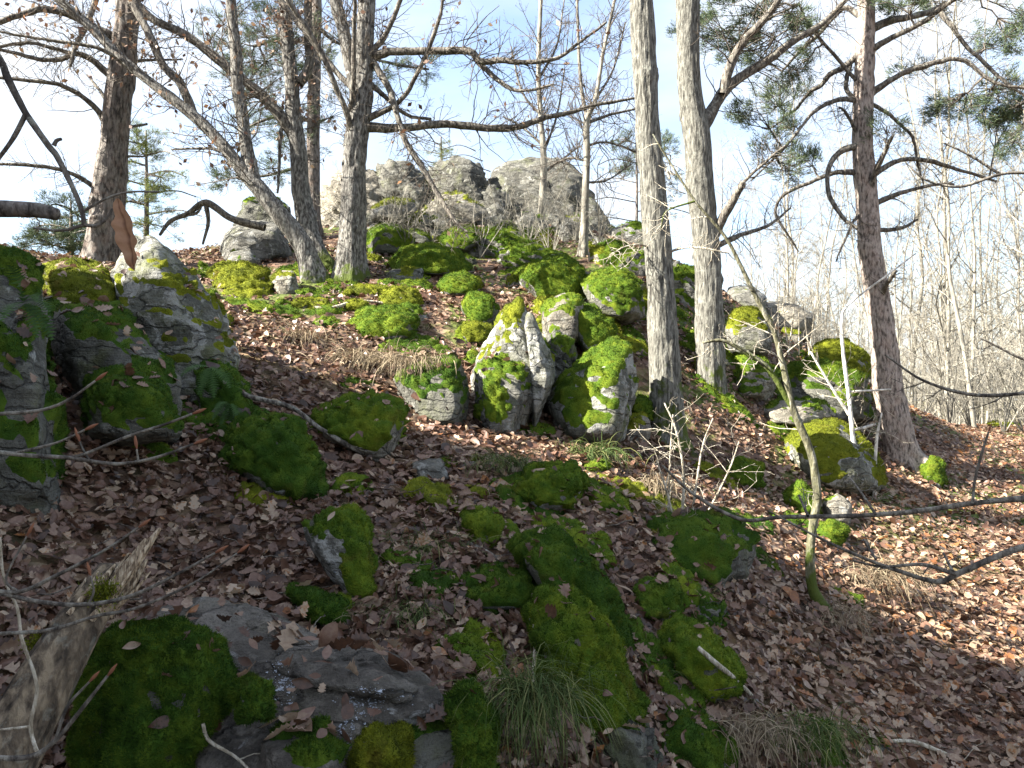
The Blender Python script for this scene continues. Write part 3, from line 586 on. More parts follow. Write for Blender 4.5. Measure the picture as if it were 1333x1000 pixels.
small_rocks(8, (1220, 530, 1333, 560), 'moss mounds on the far forest floor', 'low green moss mound on the far forest floor', ('rock_dark',), (1.4,), (10, 26), 580)

def moss_patch(px, py, rx, ry, seed, mat, label, group):
    d = gdepth(px, py)
    if d is None or d > 16: return
    rng = np.random.default_rng(seed); c0 = gp(px, py); m = d / F_PX; sx = rx * m; sy = min(ry * m * 2.6, sx * 1.3)
    k = 46; u, v = np.meshgrid(np.linspace(-1.25, 1.25, k), np.linspace(-1.25, 1.25, k)); x = c0[0] + u * sx; y = c0[1] + v * sy
    z = H(x, y); q = np.stack([x, y, z], -1).reshape(-1, 3); o = rng.uniform(-40, 40, 3)
    a = (1 - np.hypot(u, v)).ravel() + .55 * fbm(q * (1.1 / sx) + o, 4, seed) + .35 * fbm(q * 7 + o, 4, seed + 1)
    t = np.clip(a / .45, 0, 1); t = t * t * (3 - 2 * t)
    lump = .5 + 1.3 * np.abs(fbm(q * 8 + o, 3, seed + 2)) + .6 * fbm(q * 24 + o, 3, seed + 3)
    q[:, 2] += t * lump * (.035 + .05 * min(sx, .6)) + .012 * t - .03 * (1 - t)
    I = np.arange(k * k).reshape(k, k); T = np.concatenate([np.stack([I[:-1, :-1], I[:-1, 1:], I[1:, 1:]], -1).reshape(-1, 3), np.stack([I[:-1, :-1], I[1:, 1:], I[1:, :-1]], -1).reshape(-1, 3)])
    T = T[(a[T] > 0).any(1)]
    if len(T) < 20: return
    used = np.unique(T); rm = np.full(len(q), -1); rm[used] = np.arange(len(used)); g = Geo(); g.add(q[used] - c0, rm[T], rnd=np.clip(.5 + .8 * fbm(q[used] * 12, 2, 4), 0, 1))
    A = q[T]; fn = np.cross(A[:, 1] - A[:, 0], A[:, 2] - A[:, 0]); ar = np.linalg.norm(fn, axis=1) * .5; n = int(min(ar.sum() * (F_PX / d) ** 2 * .3, 16000))
    kk = rng.choice(len(T), n, p=ar / ar.sum()); bc = rng.dirichlet((1, 1, 1), n); pos = (A[kk] * bc[:, :, None]).sum(1); nn = nrm(nrm(fn[kk]) + [0, 0, .4]); uu = d / F_PX
    tone = np.clip(.5 + 1.1 * fbm(pos * 22, 3, 3) + rng.normal(0, .22, n), 0, 1)
    bV, bT = blades(pos - nn * .003, nn, rng.uniform(.4, 1.5, n) * max(.012, 2.6 * uu), rng.uniform(.6, 1.2, n) * max(.0024, .55 * uu), rng, .6); g.add(bV - c0, bT, rnd=np.repeat(tone, 3))
    ob = g.obj('moss_patch', M[mat]); ob.location = c0; tag(ob, label, 'moss', group)
mrng = np.random.default_rng(51)
MP = [(700,650,60,22),(640,690,46,22),(560,650,50,18),(740,700,60,26),(790,650,50,20),(850,650,60,20),(650,780,60,24),(770,850,46,30),(840,860,50,24),(900,780,50,22),(560,770,44,20),(430,800,40,14),(520,740,36,14),(620,860,50,20),(800,930,60,26),(900,930,60,24),
      (460,640,40,12),(350,650,46,12),(270,560,44,14),(180,580,50,14),(300,520,40,12),(440,560,46,12),(700,560,30,10),(940,630,40,14),(980,690,40,14),(1040,690,36,12),(1000,740,30,10),(1100,780,24,8)]
for i, (x, y, rx, ry) in enumerate(MP): moss_patch(x, y, rx, ry, 900 + i, ('moss_dark', 'moss', 'moss_gold')[i % 3 if y < 700 else i % 2], 'ragged low moss spreading over leaves in the shaded hollow', 'moss sheets in the hollow')
for i in range(44):
    x, y = mrng.uniform(470, 860), mrng.uniform(300, 480)
    if i % 4 == 0: x, y = mrng.uniform(190, 480), mrng.uniform(345, 430)
    if i % 6 == 5: x, y = mrng.uniform(930, 1140), mrng.uniform(440, 600)
    moss_patch(x, y, mrng.uniform(22, 60), mrng.uniform(7, 16), 950 + i, ('moss', 'moss_gold', 'moss')[i % 3], 'ragged bright moss sheet on the upper slope', 'moss sheets on the upper slope')

# ------------------------------------------------------------------ tubes and trees
def catmull(pts, per):
    p = np.asarray(pts, float)
    if len(p) < 3: t = np.linspace(0, 1, per * (len(p) - 1) + 1)[:, None]; return p[0] * (1 - t) + p[-1] * t
    e = np.vstack([2 * p[0] - p[1], p, 2 * p[-1] - p[-2]]); out = []
    for i in range(len(p) - 1):
        a, b, c, d = e[i], e[i + 1], e[i + 2], e[i + 3]
        for t in np.linspace(0, 1, per, endpoint=False):
            out.append(.5 * (2 * b + (c - a) * t + (2 * a - 5 * b + 4 * c - d) * t * t + (3 * b - a - 3 * c + d) * t ** 3))
    out.append(p[-1]); return np.array(out)

def frames(p):
    t = nrm(np.gradient(p, axis=0)); n = np.empty_like(t)
    a = np.array([0, 1, 0.]) if abs(t[0, 1]) < .8 else np.array([1, 0, 0.])
    n[0] = nrm(np.cross(t[0], a))
    for i in range(1, len(p)): n[i] = nrm(n[i - 1] - t[i] * (n[i - 1] @ t[i]))
    return t, n, np.cross(t, n)

def tube(p, r, sides=8, bark=0.0, seed=0, cap=True, bark_scale=(9, 1.1), knob=.06, flare=0):
    t, n, b = frames(p); m = len(p)
    a = np.linspace(0, 2 * math.pi, sides, endpoint=False)
    ring = np.cos(a)[None, :, None] * n[:, None] + np.sin(a)[None, :, None] * b[:, None]
    R = np.repeat(np.asarray(r)[:, None], sides, 1)
    L = np.concatenate([[0], np.cumsum(np.linalg.norm(np.diff(p, axis=0), axis=1))])
    if knob:
        q = np.stack([np.cos(a)[None] + 0 * L[:, None], np.sin(a)[None] + 0 * L[:, None], L[:, None] / np.maximum(R.mean(), .004) * .25 + 0 * a[None]], -1).reshape(-1, 3)
        R = R * (1 + knob * fbm(q + seed, 2, seed).reshape(m, sides))
    if bark:
        rr = np.mean(r)
        q = np.stack([np.cos(a)[None] * bark_scale[0] * .35 + 0 * L[:, None], np.sin(a)[None] * bark_scale[0] * .35 + 0 * L[:, None], L[:, None] * bark_scale[1] / max(rr, .03) * .25 + 0 * a[None]], -1).reshape(-1, 3)
        f = 1 - np.abs(fbm(q + seed * 3.1, 3, seed + 3)) * 3
        R = R * (1 - bark * np.clip(f, 0, 1).reshape(m, sides)) * (1 + bark * .5 * fbm(q * 2.5, 2, seed + 8).reshape(m, sides))
    if flare: R = R * (1 + flare * np.exp(-np.maximum(L - .3, 0) / .16)[:, None] * np.clip(np.cos(a * 4 + seed) * .6 + np.cos(a * 3 + 2 * seed) * .6, 0, 1)[None])
    if flare:
        kr = np.random.default_rng(seed + 77)
        for _ in range(9):
            L0, a0, sg = kr.uniform(.4, max(L[-1] * .8, .6)), kr.uniform(0, 6.28), kr.uniform(.6, 1.3) * R.mean()
            da = np.abs((a - a0 + math.pi) % (2 * math.pi) - math.pi) * R.mean(); d2 = (da[None] ** 2 + (L[:, None] - L0) ** 2) / (sg * .45) ** 2
            R = R * (1 + kr.uniform(.10, .22) * np.exp(-d2) - .16 * np.exp(-d2 * 7))
    V = (p[:, None] + ring * R[..., None]).reshape(-1, 3)
    i = np.arange(m - 1)[:, None] * sides; j = np.arange(sides)[None]; j2 = (j + 1) % sides
    T = np.concatenate([np.stack([i + j, i + j2, i + sides + j2], -1).reshape(-1, 3), np.stack([i + j, i + sides + j2, i + sides + j], -1).reshape(-1, 3)])
    h = np.repeat(L, sides)
    if cap:
        V = np.vstack([V, p[-1] + t[-1] * r[-1] * .6]); k = len(V) - 1; base = (m - 1) * sides
        T = np.vstack([T, np.stack([base + j[0], base + j2[0], np.full(sides, k)], -1)]); h = np.append(h, L[-1])
    return V, T, h

def batch_tubes(paths, radii, sides=3):
    """many thin twigs at once; paths (M,K,3), radii (M,K)"""
    p = np.asarray(paths, float); r = np.asarray(radii, float); Mn, K, _ = p.shape
    t = nrm(np.gradient(p, axis=1)); ref = np.where(np.abs(t[..., 2:3]) < .8, np.array([0, 0, 1.]), np.array([1., 0, 0]))
    n = nrm(np.cross(t, ref)); b = np.cross(t, n)
    a = np.linspace(0, 2 * math.pi, sides, endpoint=False)
    V = p[:, :, None] + (np.cos(a)[:, None] * n[:, :, None] + np.sin(a)[:, None] * b[:, :, None]) * r[:, :, None, None]
    base = (np.arange(Mn) * K * sides)[:, None, None] + (np.arange(K - 1) * sides)[None, :, None]
    j = np.arange(sides)[None, None]; j2 = (j + 1) % sides
    T = np.concatenate([np.stack([base + j, base + j2, base + sides + j2], -1).reshape(-1, 3), np.stack([base + j, base + sides + j2, base + sides + j], -1).reshape(-1, 3)])
    return V.reshape(-1, 3), T

def sprout(rng, out, host, hr, n, L, lv, up=.15, spread=.85, rmin=.0022, tmin=.15, K=5, wig=.22):
    m = len(host)
    for _ in range(n):
        s = tmin + (1 - tmin) * rng.random() ** .85; k = s * (m - 1); i = min(int(k), m - 2); f = k - i
        pos = host[i] * (1 - f) + host[i + 1] * f; tan = host[i + 1] - host[i]; tan = tan / (np.linalg.norm(tan) + 1e-9)
        q = rng.normal(0, 1, 3); q -= tan * (q @ tan); q /= np.linalg.norm(q) + 1e-9
        d = tan * rng.uniform(.25, .75) + q * spread; d[2] += up; d /= np.linalg.norm(d)
        ln = L * rng.uniform(.35, 1.0) * (1 - .45 * s); st = ln / (K - 1); pp = [pos]
        for _k in range(K - 1):
            d = d + rng.normal(0, wig, 3); d[2] += up * .12; d /= np.linalg.norm(d); pp.append(pp[-1] + d * st)
        r0 = max(min((hr[i] * (1 - f) + hr[i + 1] * f) * .55, .011 * ln + .0015), rmin)
        pp = np.array(pp); rr = np.linspace(r0, max(r0 * .4, rmin * .7), K)
        out.append((pp, rr))
        if lv > 1: sprout(rng, out, pp, rr, max(2, int(2 + ln * 5)), ln * .55, lv - 1, up, spread, rmin, .2, K, wig)

def px_path(pts, D, dend=0.0, per=6):
    """traced limb: (x, y, width_px[, depth offset]) -> smooth 3D points and radii"""
    n = len(pts); a = []
    for i, q in enumerate(pts):
        dd = q[3] if len(q) > 3 else dend * i / (n - 1)
        p = P(q[0], q[1], D + dd); a.append([*p, q[2] / 2 * (D + dd) / F_PX])
    c = catmull(a, per); return c[:, :3], np.maximum(c[:, 3], .0015)

def needles(rng, g, c, n, L, wd, d0=None, spread=.9):
    """brushes of needles round points c (m,3)"""
    m = len(c); pos = np.repeat(c, n, 0) + rng.normal(0, L * .35, (m * n, 3))
    d = rng.normal(0, 1, (m * n, 3)); d[:, 2] = np.abs(d[:, 2]) * .8
    if d0 is not None: d = d * spread + np.repeat(d0, n, 0)
    V, T = blades(pos, nrm(d), rng.uniform(.6, 1.2, m * n) * L, np.full(m * n, wd), rng, .1)
    g.add(V, T, rnd=np.repeat(np.clip(rng.normal(.5, .25, m * n), 0, 1), 3))

class Tree:
    def __init__(s, name, label, D, trunk, mat, seed, sides=28, per=14, bark=.10, cat='tree', limbmat='limb', group=None, scale=(9, 1.1), flare=1.1):
        s.rng = np.random.default_rng(seed); s.D = D; s.limbmat = limbmat; s.hosts = []; s.tw = []; s.cuts = []; s.seed = seed
        p, r = px_path(trunk, D, 0, per)
        L = np.concatenate([[0], np.cumsum(np.linalg.norm(np.diff(p, axis=0), axis=1))])
        r = r * (1 + (flare - 1) * np.exp(-L / .22))
        p = np.vstack([p[0] - np.array([0, 0, .35]), p]); r = np.concatenate([[r[0] * 1.15], r])
        s.root = thing(name, label, cat, p[0], group); s.o = p[0]
        V, T, h = tube(p, r, sides, bark, seed, bark_scale=scale, flare=.75)
        o = link('trunk', make_mesh('trunk', V - s.o, T, {'h': np.maximum(h - .35, 0)}), M[mat], s.root)
        s.trunk = (p, r)
    def limb(s, pts, dend=0.0, sides=9, d0=0.0, twigs=14, L=.8, lv=2, mat=None, up=.12, name='branch'):
        D = s.D + d0
        p, r = px_path(pts, D, dend, 6)
        p = p + np.cumsum(s.rng.normal(0, .004, p.shape), axis=0) * np.array([.6, 1.5, .6]) 
        V, T, h = tube(p, r, sides, .06, s.seed + len(s.hosts), knob=.16)
        link(name, make_mesh(name, V - s.o, T, {'h': h * 0 + 3}), M[mat or s.limbmat], s.root)
        s.hosts.append((p, r))
        if twigs: sprout(s.rng, s.tw, p, r, int(twigs * 2.4), L, lv, up)
        s.cuts.append(len(s.tw)); return p, r
    def trunk_twigs(s, n, L, lv=2, tmin=.3, up=.2):
        sprout(s.rng, s.tw, s.trunk[0], s.trunk[1], n, L, lv, up, tmin=tmin)
    def done(s, mat='twig', leaves=0, needle=None, n_needle=18):
        if 0 < len(s.tw) < 60:
            for a, b in s.tw:
                V, T = batch_tubes([a], [b]); link('twig', make_mesh('twig', V - s.o, T, {'h': np.full(len(V), 3.)}), M[mat], s.root)
        elif s.tw:
            ed = sorted({0, *s.cuts, len(s.tw)})
            for a, b in zip(ed[:-1], ed[1:]):
                V, T = batch_tubes([q[0] for q in s.tw[a:b]], [q[1] for q in s.tw[a:b]])
                g = Geo(); g.add(V - s.o, T, h=3.0); g.obj('twigs', M[mat], s.root)
        if leaves and s.tw:
            g = Geo(); k = s.rng.integers(0, len(s.tw), leaves)
            c = np.array([s.tw[i][0][-1] for i in k]); n = len(c)
            d = s.rng.normal(0, 1, (n, 3)); d[:, 2] -= .8; d = nrm(d); sd = nrm(np.cross(d, s.rng.normal(0, 1, (n, 3))))
            Ls = s.rng.uniform(.05, .09, n)[:, None]
            V = np.stack([c, c + d * Ls * .5 + sd * Ls * .3, c + d * Ls, c + d * Ls * .5 - sd * Ls * .3], 1).reshape(-1, 3)
            i0 = np.arange(n)[:, None] * 4
            g.add(V - s.o, np.concatenate([i0 + [0, 1, 2], i0 + [0, 2, 3]]), rnd=np.repeat(s.rng.uniform(.2, .9, n), 4))
            g.obj('dead_leaves', M['leaf'], s.root)
    def pad(s, pads, mat='needle', anchor=None):
        """needle sprays: (x, y, rx, ry, count) in photo pixels round the branch ends"""
        g = Geo(); tw = []
        for (x, y, rx, ry, n) in pads:
            dd = s.rng.uniform(-.6, .6); c = P(x, y, s.D + dd); m = (s.D + dd) / F_PX
            hs = min(s.hosts, key=lambda q: np.linalg.norm(q[0] - c, axis=1).min()) if s.hosts else s.trunk
            a0 = hs[0][np.argmin(np.linalg.norm(hs[0] - c, axis=1))]
            hub = a0 + (c - a0) * .6; tw.append((np.array([a0, a0 * .75 + hub * .25, (a0 + hub) / 2 + s.rng.normal(0, .02, 3), a0 * .25 + hub * .75, hub]), np.linspace(.016, .009, 5)))
            for _k in range(max(4, int(n / 3.6))):
                sh = c + np.clip(s.rng.normal(0, .6, 3), -1.2, 1.2) * np.array([rx * m, (rx + ry) / 2 * m, ry * m]); mm = (hub + sh) / 2 + s.rng.normal(0, .05, 3)
                tw.append((np.array([hub, (hub + mm) / 2, mm, (mm + sh) / 2, sh]), np.linspace(.008, .004, 5)))
                bd = nrm(sh - hub); tips = sh + bd * .06 + s.rng.normal(0, .075, (9, 3)) * [1, 1, .6]
                for t in tips[:5]: tw.append((np.array([sh, sh * .75 + t * .25, (sh + t) / 2, sh * .25 + t * .75, t]), np.full(5, .003)))
                d = nrm(tips - sh + bd * .1); needles(s.rng, g, tips, 22, .065, .0036, d, .8)
        g.V = [v - s.o for v in g.V]; g.obj('needles', M[mat], s.root)
        V, T = batch_tubes([q[0] for q in tw], [q[1] for q in tw]); gg = Geo(); gg.add(V - s.o, T, h=3.0); gg.obj('twigs', M['twig'], s.root)

# rough pine on the skyline at the picture edge
t = Tree('pine_tree', 'thick rough barked pine leaning over the pointed lichen boulder', 10.0, [(130,352,52),(135,318,46),(141,258,42),(147,200,38),(152,150,36),(158,100,34),(163,50,32),(167,0,30),(171,-90,26),(172,-220,18)], 'pine', 101, 44, 26, .17, scale=(13, .9))
for q in ([(138,160,10),(118,135,7),(85,115,6),(40,108,5),(-20,102,4)], [(143,98,10),(115,76,8),(95,70,7),(80,78,6),(50,78,6),(20,70,5),(-20,62,4)], [(95,70,6),(70,62,5),(40,55,5),(-10,62,4)],
          [(155,52,12),(130,38,10),(90,20,9),(60,12,9),(40,15,8),(-10,32,8)], [(126,246,8),(95,228,6),(55,217,5),(-20,213,4)], [(126,-5,8),(110,40,7),(98,65,6),(92,88,4)]):
    t.limb(q, -.5, twigs=16, L=.6)
for q in ([(163,82,6),(190,78,4),(240,77,2)], [(160,170,6),(175,165,4),(191,162,3)], [(158,203,4),(190,203,2)], [(138,130,5),(125,112,4),(113,98,2)]): t.limb(q, .3, twigs=4, L=.3)
t.done()
# oak with stems sprawling up to the picture edge
t = Tree('oak_tree', 'leaning oak with low stems sprawling across the pine', 9.2, [(410,374,36),(396,324,27),(371,288,24),(342,252,22),(317,223,19),(288,187,16),(252,151,15),(202,112,13),(158,76,13),(119,36,13),(77,0,12),(40,-40,9)], 'oak', 102, 26, 12, .10)
t.limb([(330,236,20),(318,187,17),(313,151,16),(308,108,16),(306,54,15),(301,0,14),(296,-90,10)], .1, 16, twigs=26, L=1.0, mat='oak')
t.limb([(254,153,12),(234,108,12),(212,83,11),(194,40,11),(173,0,10),(150,-50,7)], .3, 10, twigs=22, L=.9)
t.limb([(300,200,6),(270,195,4),(225,196,2.5)], .4, twigs=6, L=.5); t.limb([(158,76,7),(120,60,5),(60,50,4),(0,40,3)], -.3, twigs=16, L=.7)
t.trunk_twigs(110, .9, 3, .3); t.done(leaves=420)
t = Tree('oak_tree', 'upright oak behind the leaning one, one long limb arching sideways', 9.8, [(415,350,36),(403,306,28),(392,252,25),(389,202,23),(382,151,21),(380,108,19),(374,54,17),(371,0,15),(366,-120,10)], 'oak', 103, 26, 14, .11)
t.limb([(384,178,16),(360,144,15),(335,119,14),(306,94,13),(270,65,12),(234,40,11),(202,25,10),(173,0,9),(140,-30,7)], -.3, 10, twigs=30, L=1.0)
t.limb([(389,110,13),(403,83,12),(401,36,11),(403,0,11),(405,-80,8)], .2, 10, twigs=16, L=.9)
t.limb([(384,190,7),(368,165,6),(364,185,5),(362,225,4),(360,250,3)], -.2, twigs=6, L=.3)
t.trunk_twigs(90, .9, 3, .35); t.done(leaves=420)
t = Tree('pine_tree', 'slim reddish pine behind the two oaks', 12.5, [(408,300,19),(408,250,18),(408,150,17),(410,90,16),(412,0,14),(414,-150,9)], 'pine', 104, 20, 10, .08)
t.limb([(409,160,6),(380,150,5),(345,155,4),(310,170,3)], 0, twigs=6, L=.4); t.limb([(410,60,6),(370,50,5),(330,60,4)], 0, twigs=6, L=.4); t.limb([(409,210,5),(360,225,4),(310,232,3)], 0, twigs=4, L=.4); t.limb([(410,30,6),(440,55,4),(500,80,4),(560,90,3)], .5, twigs=4)
t.pad([(300,60,40,30,60),(350,95,44,34,80),(395,70,40,34,60),(385,190,36,22,40),(345,45,42,28,60),(330,90,35,28,50),(370,150,40,22,50),(320,165,34,18,40),(440,150,28,22,34),(310,232,26,12,34),(350,215,28,16,30),(430,60,30,26,30),(545,85,40,14,40),(500,95,25,12,20),(360,20,40,18,40)], 'needle'); t.done()
# forked oak
t = Tree('oak_tree', 'forked oak with two long level limbs pointing to the summit', 9.3, [(455,366,42),(457,330,37),(459,288,35),(461,216,33),(467,162,31),(472,126,28),(474,72,25),(478,0,22),(482,-130,14)], 'oak', 105, 40, 26, .13, scale=(12, 1))
t.limb([(467,140,20),(456,83,19),(447,36,18),(438,0,17),(425,-100,11)], .2, 20, twigs=22, L=1.0, mat='oak')
t.limb([(478,74,14),(514,68,11),(564,68,10),(611,70,10),(625,83,9),(650,83,8),(680,86,7),(726,81,5),(755,61,4),(790,35,3)], -.5, 10, twigs=34, L=.8)
t.limb([(622,80,8),(640,97,7),(658,112,6),(682,118,4),(720,108,3)], -.4, twigs=12, L=.5)
t.limb([(470,166,15),(528,166,11),(582,162,10),(636,167,10),(672,166,9),(708,155,7),(744,148,6),(780,139,5),(825,132,3)], .4, 10, twigs=36, L=.8)
t.limb([(480,72,10),(506,115,9),(517,151,8),(528,187,8),(550,223,8),(571,259,7),(593,292,5),(608,305,3)], -.6, twigs=40, L=.6, up=-.1)
t.limb([(475,158,9),(521,133,7),(546,94,6),(564,54,6),(575,18,5),(580,-20,4)], -.5, twigs=18, L=.6)
t.limb([(480,72,9),(503,43,7),(521,0,6),(535,-40,4)], -.3, twigs=14, L=.6)
t.limb([(457,190,9),(454,155,8),(438,115,8),(420,72,7),(395,30,7),(372,-5,6)], -.6, twigs=16, L=.6)
t.limb([(455,160,8),(460,108,7),(461,36,6),(463,-10,5)], -.5, twigs=6, L=.5)
t.limb([(482,110,8),(500,125,6),(530,150,5),(560,155,4)], .2, twigs=12, L=.5)
t.limb([(470,126,9),(440,97,8),(414,65,8),(382,25,8),(358,-5,7)], .3, twigs=16, L=.7)
t.trunk_twigs(70, .8, 3, .4); t.done(leaves=160)
# slim bare trees on the knoll
t = Tree('bare_tree', 'slim pale bare tree in front of the summit slab', 14.0, [(704,292,10),(708,216,9),(704,155,7),(701,90,6),(704,0,5),(706,-90,3)], 'forest', 106, 10, 6, .04)
for q in ([(707,200,4),(725,150,3),(735,90,2)], [(704,150,4),(680,120,3),(665,60,2)], [(707,190,4),(680,165,3),(655,150,2)], [(703,100,4),(725,60,3),(735,0,2)], [(708,225,4),(735,205,3),(755,190,2)]): t.limb(q, .2, 5, twigs=12, L=.8)
t.trunk_twigs(90, 1.2, 3, .25, .35); t.done('twig')
t = Tree('bare_tree', 'slim forked bare tree on the mossy bank near the grey trunks', 12.0, [(759,338,13),(761,290,11),(762,252,10),(764,200,9),(764,155,9),(775,130,6),(785,70,5),(800,0,4),(812,-80,3)], 'forest', 107, 12, 6, .05)
for q in ([(764,158,6),(755,100,5),(750,0,4),(748,-60,3)], [(764,190,4),(790,185,3),(830,198,3)], [(763,210,3),(740,205,3),(715,215,2)], [(776,130,4),(800,90,3),(815,30,2)], [(764,238,3),(790,235,2.5),(820,215,2)], [(764,160,5),(790,150,4),(830,140,3)]): t.limb(q, .2, 5, twigs=14, L=.8)
t.trunk_twigs(90, 1.1, 3, .3, .35); t.done('twig')
# two grey trunks
t = Tree('tall_tree', 'straight grey furrowed trunk with green mossy foot', 7.4, [(868,590,52),(868,560,47),(866,480,42),(862,420,39),(859,360,37),(850,250,34),(842,144,32),(835,0,31),(828,-120,28),(818,-280,22)], 'beech', 108, 48, 34, .12, scale=(16, 1))
t.limb([(850,200,5),(862,215,4),(870,235,3)], -.1, 6, twigs=6, L=.4, mat='twig_pale'); t.limb([(868,330,4),(900,322,3),(950,330,2)], -.3, 5, twigs=8, L=.4, mat='twig_pale')
t.limb([(858,330,4),(835,318,3),(812,320,2),(795,330,1.5)], -.2, 5, twigs=8, L=.5, mat='twig_pale')
t.done('twig_pale')
t = Tree('tall_tree', 'sunlit grey trunk with mossy knot and big forking limb', 8.8, [(930,556,46),(927,530,41),(924,440,37),(920,324,35),(912,252,35),(907,180,36),(897,108,31),(895,0,31),(893,-120,27),(890,-280,20)], 'beech', 109, 48, 34, .11, scale=(16, 1))
t.limb([(912,168,24),(925,148,17),(943,119,15),(972,97,13),(1004,76,12),(1033,54,10),(1065,36,8),(1090,12,7),(1120,-20,5)], .3, 12, twigs=24, L=.8)
t.limb([(941,122,14),(950,86,12),(965,54,11),(993,25,10),(1011,0,9),(1030,-40,7)], -.3, 12, twigs=20, L=.9)
t.limb([(930,305,14),(950,270,11),(968,238,9)], -.3, 8, twigs=6, L=.5); t.limb([(932,320,9),(955,310,7),(972,302,6),(1004,290,4),(1030,270,2.5)], .3, 6, twigs=14, L=.6)
t.limb([(965,242,5),(985,220,4),(1020,190,3)], -.3, 5, twigs=10, L=.6)
t.done()
# reddish pine
t = Tree('pine_tree', 'reddish grey pine with many curved dead branches beside the path', 9.6, [(1180,606,48),(1174,585,40),(1158,516,38),(1150,444,34),(1140,372,31),(1133,324,30),(1128,252,28),(1123,180,27),(1126,72,25),(1128,0,22),(1131,-120,16)], 'pine_lit', 110, 48, 34, .10, scale=(14, 1.3))
PB = [([(1134,39,11),(1162,27,10),(1187,24,9),(1212,17,8),(1237,5,7),(1270,-15,5)], .4), ([(1132,66,10),(1160,50,7),(1195,32,7),(1220,15,6),(1245,-5,5)], -.5), ([(1220,12,7),(1240,37,6),(1262,65,5),(1287,87,5),(1310,110,4),(1345,132,3)], -.3),
 ([(1130,126,11),(1160,105,8),(1187,92,7),(1212,85,7),(1240,80,6),(1260,85,6),(1280,102,5),(1307,115,4),(1345,118,4)], -.4), ([(1122,24,9),(1103,10,7),(1088,20,6),(1070,40,6),(1045,65,5),(1018,95,3)], .5),
 ([(1120,68,10),(1100,87,8),(1082,97,7),(1070,112,6),(1055,120,5),(1037,142,4),(1020,152,3)], .4), ([(1122,112,6),(1100,85,5),(1060,40,4),(1040,5,3)], -.2), ([(1118,131,9),(1095,129,7),(1075,135,6),(1057,147,5),(1042,165,4),(1027,185,4),(1000,212,3),(975,235,2)], -.4),
 ([(1120,188,10),(1093,200,8),(1080,217,7),(1078,240,6),(1085,265,6),(1100,285,5),(1118,298,4)], -.5), ([(1120,225,9),(1087,225,6),(1050,240,5),(1025,250,5),(1015,262,4),(1012,280,4),(1030,310,3),(1040,328,2)], .5), ([(1130,133,6),(1155,147,5),(1175,165,4),(1190,182,4),(1195,207,3),(1205,237,2)], .3),
 ([(1130,232,9),(1160,212,7),(1180,206,6),(1210,208,6),(1240,215,5),(1270,224,4),(1300,232,3)], .5), ([(1128,262,9),(1141,223,8),(1155,194,6),(1164,178,4)], -.6), ([(1132,268,9),(1170,252,6),(1213,241,4),(1240,240,3)], -.2), ([(1136,300,7),(1170,298,5),(1195,285,3)], .1),
 ([(1145,395,9),(1152,372,7),(1165,352,5)], -.4), ([(1120,130,7),(1104,120,6),(1103,100,6),(1106,85,5)], .2), ([(1118,180,6),(1100,150,4),(1090,140,3)], -.2), ([(1122,275,6),(1110,290,4),(1096,320,3),(1088,340,2)], -.2)]
for q, de in PB: t.limb(q, de, 8, twigs=11, L=.45, up=0, mat='limb')
t.pad([(925,30,30,20,40),(965,20,36,18,50),(1020,25,36,20,50),(1055,50,26,16,34),(930,60,22,10,24),(985,65,30,14,40),(1040,90,24,12,26),(1010,130,30,12,40),(990,150,22,12,26),(1030,165,24,10,26),(1050,205,20,8,18),(1010,200,22,12,22),(1030,220,20,8,18),
       (1245,135,30,16,46),(1285,125,34,20,60),(1320,140,30,26,60),(1300,165,30,14,36),(1325,180,20,12,24),(1180,8,30,10,26),(1290,60,22,16,22),(1320,50,26,22,36),(1325,15,26,16,24),(1155,165,14,8,14),(1195,95,20,6,14),(1165,8,24,10,20),(1230,5,24,12,22)])
t.done()

# background pines
def bush_pine(name, label, D, px, ytop, ybase, pads, seed, mat='needle_lit', w=8):
    t = Tree(name, label, D, [(px, ybase, w), (px + 1, (ytop + ybase) / 2, w * .7), (px, ytop, 2)], 'pine', seed, 8, 5, .03)
    for k in range(9):
        y = ytop + (ybase - ytop) * (.12 + .7 * k / 9); sg = 1 if k % 2 else -1
        t.limb([(px, y, w * .35), (px + sg * 22 * (1 + k * .12), y - 6, w * .25), (px + sg * 40 * (1 + k * .12), y + 2, 1.5)], t.rng.uniform(-.8, .8), 5, twigs=2, L=.4)
    t.pad(pads, mat); t.done()
bush_pine('pine_tree', 'yellow green bushy pine showing beside the rough pine', 15.0, 190, 170, 335, [(185,200,26,16,60),(200,235,30,16,70),(180,262,30,16,60),(200,290,26,14,50),(192,185,16,12,30)], 111)
bush_pine('pine_tree', 'low dark green pine behind the mossy ledge', 12.5, 92, 262, 345, [(92,275,22,12,50),(80,300,36,14,90),(60,318,32,12,70),(100,320,26,12,50),(50,305,20,10,30)], 112, 'needle')
bush_pine('pine_tree', 'small pale conifer tip on the summit skyline', 20.0, 574, 178, 262, [(574,190,6,8,16),(573,205,10,10,26),(575,222,12,8,24)], 113, 'needle_lit', 4)
bush_pine('pine_tree', 'dark pine glimpsed between the two grey trunks and the slim tree', 17.0, 828, 168, 330, [(822,185,16,12,40),(835,210,18,12,44),(815,228,14,8,26),(868,190,14,14,36),(872,235,14,12,30),(866,275,12,10,24)], 114, 'needle', 5)

